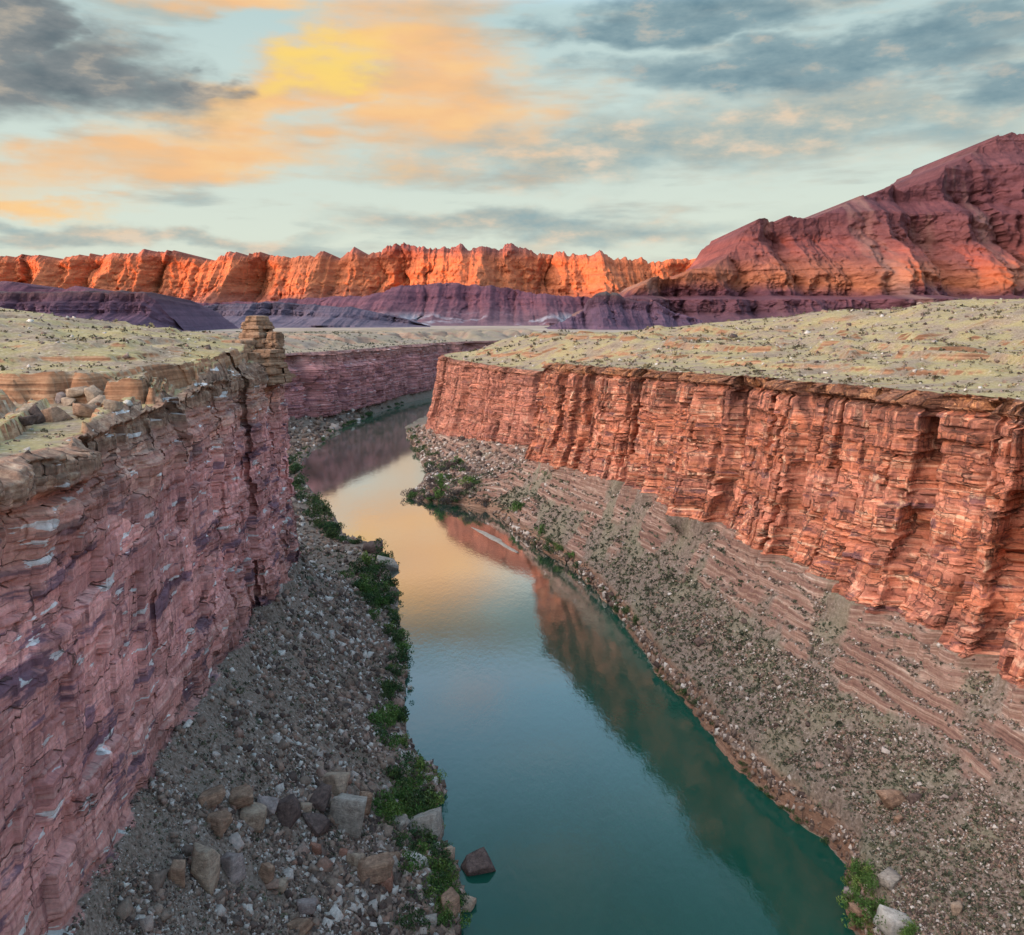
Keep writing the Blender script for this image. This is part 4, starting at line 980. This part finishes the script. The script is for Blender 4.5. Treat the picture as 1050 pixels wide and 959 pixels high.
def leaf_cloud(seed, n, leaf, squash=0.75, lobes=9):
    r = np.random.default_rng(seed)
    lc = r.normal(0, 0.42, (lobes, 3)); lc[:, 2] = np.abs(lc[:, 2]) * 0.9 + 0.28; lr = r.uniform(0.28, 0.5, lobes)
    k = r.integers(0, lobes, n); d = r.normal(0, 1, (n, 3)); d /= np.linalg.norm(d, axis=1)[:, None]
    rad = lr[k] * r.uniform(0.45, 1.08, n) ** 0.6
    p = lc[k] + d * rad[:, None]; p[:, 2] = np.maximum(p[:, 2], 0.02); p *= (1, 1, squash)
    a = r.normal(0, 1, (n, 3)); a /= np.linalg.norm(a, axis=1)[:, None]
    b = np.cross(a, r.normal(0, 1, (n, 3))); b /= np.linalg.norm(b, axis=1)[:, None]
    s = leaf * r.uniform(0.6, 1.3, (n, 1))
    V = np.stack([p - a * s, p + b * s * 0.5, p + a * s, p - b * s * 0.5], 1).reshape(-1, 3)
    tint = np.clip(0.55 * r.random(n) + 0.5 * h01(k, seed=seed), 0, 1)
    return V, np.arange(4 * n).reshape(-1, 4), np.repeat(tint, 4)
def stem_mesh(seed):
    r = np.random.default_rng(seed); vs, fs = [], []
    for i in range(6):
        a = r.random() * 6.28; e = np.array([math.cos(a) * 0.45, math.sin(a) * 0.45, 0.55 + 0.2 * r.random()]); o = len(vs) * 1
        b0 = len(vs)
        for (c, w) in ((np.array([0, 0, -0.12]), 0.045), (e * 0.5 + (0, 0, 0.08), 0.03), (e, 0.012)):
            for q in range(4): vs.append(c + w * np.array([math.cos(q * 1.571), math.sin(q * 1.571), 0]))
        for l in range(2):
            for q in range(4): fs.append([b0 + l * 4 + q, b0 + l * 4 + (q + 1) % 4, b0 + l * 4 + 4 + (q + 1) % 4, b0 + l * 4 + 4 + q])
    return make_mesh('stem', np.array(vs), fs)
def leaf_set(mat, n, leaf, count, seed):
    out = []
    for i in range(count):
        V, Fq, t = leaf_cloud(seed + i, n, leaf); me = make_mesh('foliage', V, Fq, dict(tint=t)); me.materials.append(mat); out.append(me)
    return out
STEMS = [stem_mesh(70 + i) for i in range(4)]
for me in STEMS: me.materials.append(M_STEM)
LEAF = dict(green=leaf_set(M_GREEN, 520, 0.085, 7, 100), dark=leaf_set(M_DGREEN, 420, 0.09, 5, 140), grey=leaf_set(M_GREY, 380, 0.09, 5, 170), lime=leaf_set(M_LIME, 300, 0.10, 4, 190))
rb = np.random.default_rng(17)
BUSHES = []
def bush(p, r, kind, label, group):
    BUSHES.append((r / p.y, Vector(p), r, kind, label, group))
def plant_bushes():
    BUSHES.sort(key=lambda t: -t[0])
    for _, p, r, kind, label, group in BUSHES[:296]:
        e = bpy.data.objects.new('bush', None); col.objects.link(e); e.location = p; e.empty_display_size = 0.5
        e.scale = (r, r * rb.uniform(0.8, 1.2), r * rb.uniform(0.7, 1.55)); e.rotation_euler = (0, 0, rb.random() * 6.28)
        tag(e, label, 'bush', group)
        for nm, me in (('foliage', LEAF[kind][rb.integers(0, len(LEAF[kind]))]), ('stem', STEMS[rb.integers(0, 4)])):
            o = bpy.data.objects.new(nm, me); col.objects.link(o); o.parent = e
    V, Fq, T, off = [], [], [], 0
    for i, (_, p, r, *_k) in enumerate(BUSHES[296:]):
        v, f, t = leaf_cloud(2000 + i % 9, 260, 0.11)
        a = rb.random() * 6.28; c_, s_ = math.cos(a), math.sin(a)
        v = np.stack([v[:, 0] * c_ - v[:, 1] * s_, v[:, 0] * s_ + v[:, 1] * c_, v[:, 2]], 1) * r + np.array(p)
        V.append(v); Fq.append(f + off); T.append(t); off += len(v)
    if V: link('distant_bushes', make_mesh('distant_bushes', np.concatenate(V), np.concatenate(Fq), dict(tint=np.concatenate(T))), M_DGREEN, kind='stuff')
def bush_band(n, ys, band, rpx, kinds, label, group, side=-1, power=1.4):
    """Bushes along a bank: ys photo rows, band = (row, width of the green strip in photo pixels)."""
    bt = np.array(band, float); done = 0; tries = 0
    while done < n and tries < n * 6:
        tries += 1
        y = ys[0] + (ys[1] - ys[0]) * rb.random()
        w = np.interp(y, bt[:, 0], bt[:, 1])
        if rb.random() > w / bt[:, 1].max(): continue
        Y = CAM_H * F / (y - HY); edge = HX + F * (XL(Y) if side < 0 else XR(Y)) / Y
        r = rpx * rb.uniform(0.65, 1.3) * (1.0 if np.isscalar(rpx) else 1)
        p = ground_at(edge + side * (r * 0.35 + w * rb.random() ** power), y + r * 0.2)
        if p is None or p.z > 24: continue
        k = kinds[rb.integers(0, len(kinds))]
        bush(p + Vector((0, 0, -0.1)), r * p.y / F, k[0], k[1], k[2]); done += 1
g1 = ('green', 'leafy bright green bush in the thicket along the near left waterline', 'bright green bushes along the near left bank')
d1 = ('dark', 'dark green bush in the thicket along the near left waterline', 'dark green bushes along the near left bank')
bush_band(105, (735, 955), [(730, 24), (770, 26), (800, 44), (830, 62), (850, 40), (875, 50), (900, 52), (925, 46), (955, 60)], 12.0, [g1, g1, d1], '', '')
g2 = ('green', 'green bush in the narrow fringe along the middle left bank', 'green bushes along the middle left bank')
d2 = ('dark', 'dark bush in the narrow fringe along the middle left bank', 'dark bushes along the middle left bank')
bush_band(72, (575, 735), [(570, 32), (600, 46), (625, 34), (650, 20), (735, 22)], 9.0, [g2, d2, d2], '', '')
d3 = ('dark', 'dusky grey-green bush on the distant left bank near the river bend', 'dusky bushes on the distant left bank')
bush_band(50, (470, 575), [(470, 14), (500, 20), (535, 24), (560, 16), (575, 10)], 7.5, [d3], '', '')
d4 = ('dark', 'tiny dark bush in the strip below the far purple cliff', 'dark bushes below the far purple cliff')
bush_band(46, (411, 470), [(411, 8), (440, 12), (470, 14)], 3.4, [d4], '', '')
d5 = ('grey', 'bare grey-purple bush on the point where the river bends', 'bare grey bushes on the river bend point')
l5 = ('lime', 'low bright green reed clump on the point where the river bends', 'green reed clumps on the river bend point')
g5 = ('green', 'leafy green bush among the bare ones on the river bend point', 'green bushes on the river bend point')
bush_band(48, (470, 524), [(470, 30), (500, 64), (524, 46)], 7.5, [d5, g5, d5], '', '', 1, 0.9)
bush_band(22, (504, 515), [(504, 40), (515, 40)], 4.4, [l5], '', '', 1, 1.2)
bush_band(24, (446, 496), [(446, 16), (496, 26)], 4.6, [l5], '', '', 1, 1.0)
d6 = ('dark', 'dark green bush on the right bank upstream of the bend point', 'dark bushes upstream of the bend point')
bush_band(14, (436, 480), [(436, 14), (480, 20)], 4.0, [d6], '', '', 1, 1.2)
d7 = ('green', 'green bush in the cluster below the banded ledges by the sand strip', 'bushes beside the sand strip')
bush_band(16, (545, 582), [(545, 30), (582, 12)], 6.0, [d7, ('dark', d7[1].replace('green', 'dark'), 'dark bushes beside the sand strip')], '', '', 1, 1.2)
d8 = ('dark', 'lone dark bush clinging to the right rock bank at the waterline', 'bushes clinging to the right rock bank')
bush_band(9, (622, 650), [(622, 12), (650, 12)], 6.0, [d8], '', '', 1, 1.2)
bush_band(34, (585, 880), [(585, 12), (880, 10)], 4.6, [d8], '', '', 1, 1.2)
bush_band(7, (700, 722), [(700, 12), (722, 12)], 6.0, [d8], '', '', 1, 1.2)
d9 = ('green', 'bright green bush on the gravel bar at lower right', 'green bushes on the lower right gravel bar')
bush_band(34, (888, 958), [(888, 14), (920, 34), (958, 60)], 10.5, [d9], '', '', 1, 1.1)

plant_bushes()

def scrub(name, S, rows, yr, n, rpx, rng, fall=1.8, weight=None, rmin=0.25):
    p, _ = samples(S, rows, yr, n, rng, fall, weight)
    r = np.maximum(p[:, 1] * rpx / F, rmin) * np.exp(rng.normal(0, 0.35, len(p)))
    k = 9
    c = rng.normal(0, 0.55, (len(p), k, 3)); c[..., 2] = np.abs(c[..., 2]) * 0.7 + 0.1
    c = p[:, None] + c * r[:, None, None]
    a = rng.normal(0, 1, c.shape); a /= np.linalg.norm(a, axis=-1)[..., None]
    b = np.cross(a, rng.normal(0, 1, c.shape)); b /= np.linalg.norm(b, axis=-1)[..., None]
    s = (r[:, None, None] * 0.5)
    V = np.stack([c - a * s, c + b * s * 0.7, c + a * s, c - b * s * 0.7], 2).reshape(-1, 3)
    t = np.repeat(np.clip(rng.random((len(p), 1)) * 0.8 + rng.random((len(p), k)) * 0.2, 0, 1), 4)
    link(name, make_mesh(name, V, np.arange(len(V)).reshape(-1, 4), dict(tint=t)), M_SCRUB, kind='stuff')
rs = np.random.default_rng(23)
def grassy(P, n): return (n[..., 2] > 0.8) * (0.07 + sst(fbm(P[..., 0] / 20, P[..., 1] / 20, 3, 987), 0.38, 0.6))
scrub('talus_scrub', SR, (NB + 12, NB + 215), (170, 720), 12000, 1.5, rs, 1.8)
scrub('talus_scrub', SL, (NB + 4, NB + 165), (125, 520), 4200, 1.7, rs, 1.8)
scrub('clifftop_scrub', SL, (NB + 170 + 290, NB + 170 + 290 + 150), (95, 460), 6500, 1.8, rs, 1.5, grassy)
scrub('clifftop_scrub', SR, (NB + 230 + 270, NB + 230 + 270 + 210), (200, 1180), 13000, 1.65, rs, 1.5, grassy)
scrub('far_scrub', SL, (NB + 170 + 290, NB + 170 + 290 + 120), (1050, 1750), 1500, 0.9, rs, 1.0)

# ------------------------------------------------------------------ sand strip, driftwood
def sand_bar():
    m, g, b = new_mat('wet_sand'); pos = g.new('ShaderNodeNewGeometry').outputs['Position']
    g.put(b.inputs['Base Color'], g.ramp(g.noise(pos, 0.6, 6, 0.6), [(0.3, col4(0.22, 0.19, 0.165)), (0.7, col4(0.38, 0.34, 0.305))]))
    pts = [(484, 541), (495, 546), (508, 553), (520, 561), (531, 567)]; wd = [0.8, 2.6, 3.0, 2.4, 1.6]
    t = np.linspace(0, 4, 41); q = np.linspace(-1, 1, 11)[:, None]
    Yp = np.interp(t, range(5), [CAM_H * F / (y - HY) for x, y in pts]); Xp = np.interp(t, range(5), [(x - HX) / F * CAM_H * F / (y - HY) for x, y in pts])
    w = np.interp(t, range(5), wd) * (0.4 + 1.2 * fbm(t * 3, 0 * t, 4, 88))
    Z = -0.15 + 0.75 * (1 - q ** 2) * np.minimum(1, w / 2.5)
    X = Xp + q * w; Y = np.broadcast_to(Yp, X.shape)
    link('sand_bar', make_mesh('sand_bar', np.stack([X, Y, Z], -1).reshape(-1, 3), grid_faces(11, 41)), m, kind='structure')
sand_bar()

# ------------------------------------------------------------------ the stack of beds standing on the left rim
def pinnacle():
    m, g, b = new_mat('pinnacle_rock')
    pos = g.new('ShaderNodeNewGeometry').outputs['Position']; x, y, z = g.sep(pos)
    st = g.noise(g.comb(g.math('MULTIPLY', x, 0.06), g.math('MULTIPLY', y, 0.06), g.math('MULTIPLY', z, 0.9)), 1.0, 6, 0.7, 0.2)
    c = g.ramp(st, [(0.30, col4(0.11, 0.065, 0.045)), (0.46, col4(0.23, 0.13, 0.085)), (0.60, col4(0.33, 0.21, 0.145)), (0.72, col4(0.20, 0.115, 0.08))])
    n = g.noise(pos, 0.8, 7, 0.7); c = g.mix(0.7, c, g.mix(1.0, c, g.ramp(n, [(0.3, col4(0.5, 0.5, 0.5)), (0.7, col4(1.4, 1.4, 1.4))]), 'MULTIPLY'))
    g.put(b.inputs['Base Color'], c); bump(g, b, n, 0.5, 0.9)
    def stack(cx, cy, z0, z1, r0, r1, seed):
        nth, nz = 120, 150
        th = np.linspace(0, 2 * math.pi, nth)[None]; z = np.linspace(z0, z1, nz)[:, None]
        zw = z + 0.3 * (vn(th * 2, z / 3, seed) - 0.5)
        lb = bounds(z0 - 3, z1 + 3, 0.8, 2.6, seed); li, lq, _, _ = cells(zw, lb)
        tt = (z - z0) / (z1 - z0)
        rad = (r0 + (r1 - r0) * tt) * np.ones_like(th)
        sq = np.maximum(np.abs(np.cos(th + 0.4)), np.abs(np.sin(th + 0.4)))
        rad = rad / (0.35 + 0.65 * sq)
        nb = np.floor(th / 0.42 + 3 * h01(li, seed=seed)) % 15
        rad = rad * (1 + 0.34 * (h01(nb, li, seed=seed + 1) - 0.5) + 0.26 * (h01(li, seed=seed + 2) - 0.5) + 0.14 * (fbm(np.cos(th) * 2 + 5, z / 3 + np.sin(th) * 2, 4, seed + 3) - 0.5)) - 0.3 * np.abs(2 * lq - 1) ** 6
        rad = np.concatenate([rad, rad[-1:] * 0.6, rad[-1:] * 0.02]); zz = np.concatenate([np.broadcast_to(z, (nz, nth)), np.full((1, nth), z1 + 0.3), np.full((1, nth), z1 + 0.35)])
        return np.stack([cx + rad * np.cos(th), cy + rad * np.sin(th), zz + 0 * rad], -1).reshape(-1, 3), grid_faces(nz + 2, nth)
    vs, fs, o = [], [], 0
    for a in ((-99.5, 346, 118, 142.2, 10.0, 3.4, 41), (-91.6, 342, 118, 136.0, 4.6, 2.4, 42), (-104, 338, 118, 133, 9, 5, 43), (-92, 334, 117, 129.5, 6.5, 4.2, 44), (-98, 330, 117, 128.5, 7, 4.6, 45)):
        v, f = stack(*a); vs.append(v); fs.append(f + o); o += len(v)
    ob = link('rock_pinnacle', make_mesh('rock_pinnacle', np.concatenate(vs), np.concatenate(fs)), m)
    tag(ob, 'stubby brown layered rock tower standing on the far tip of the left cliff', 'rock tower')
pinnacle()
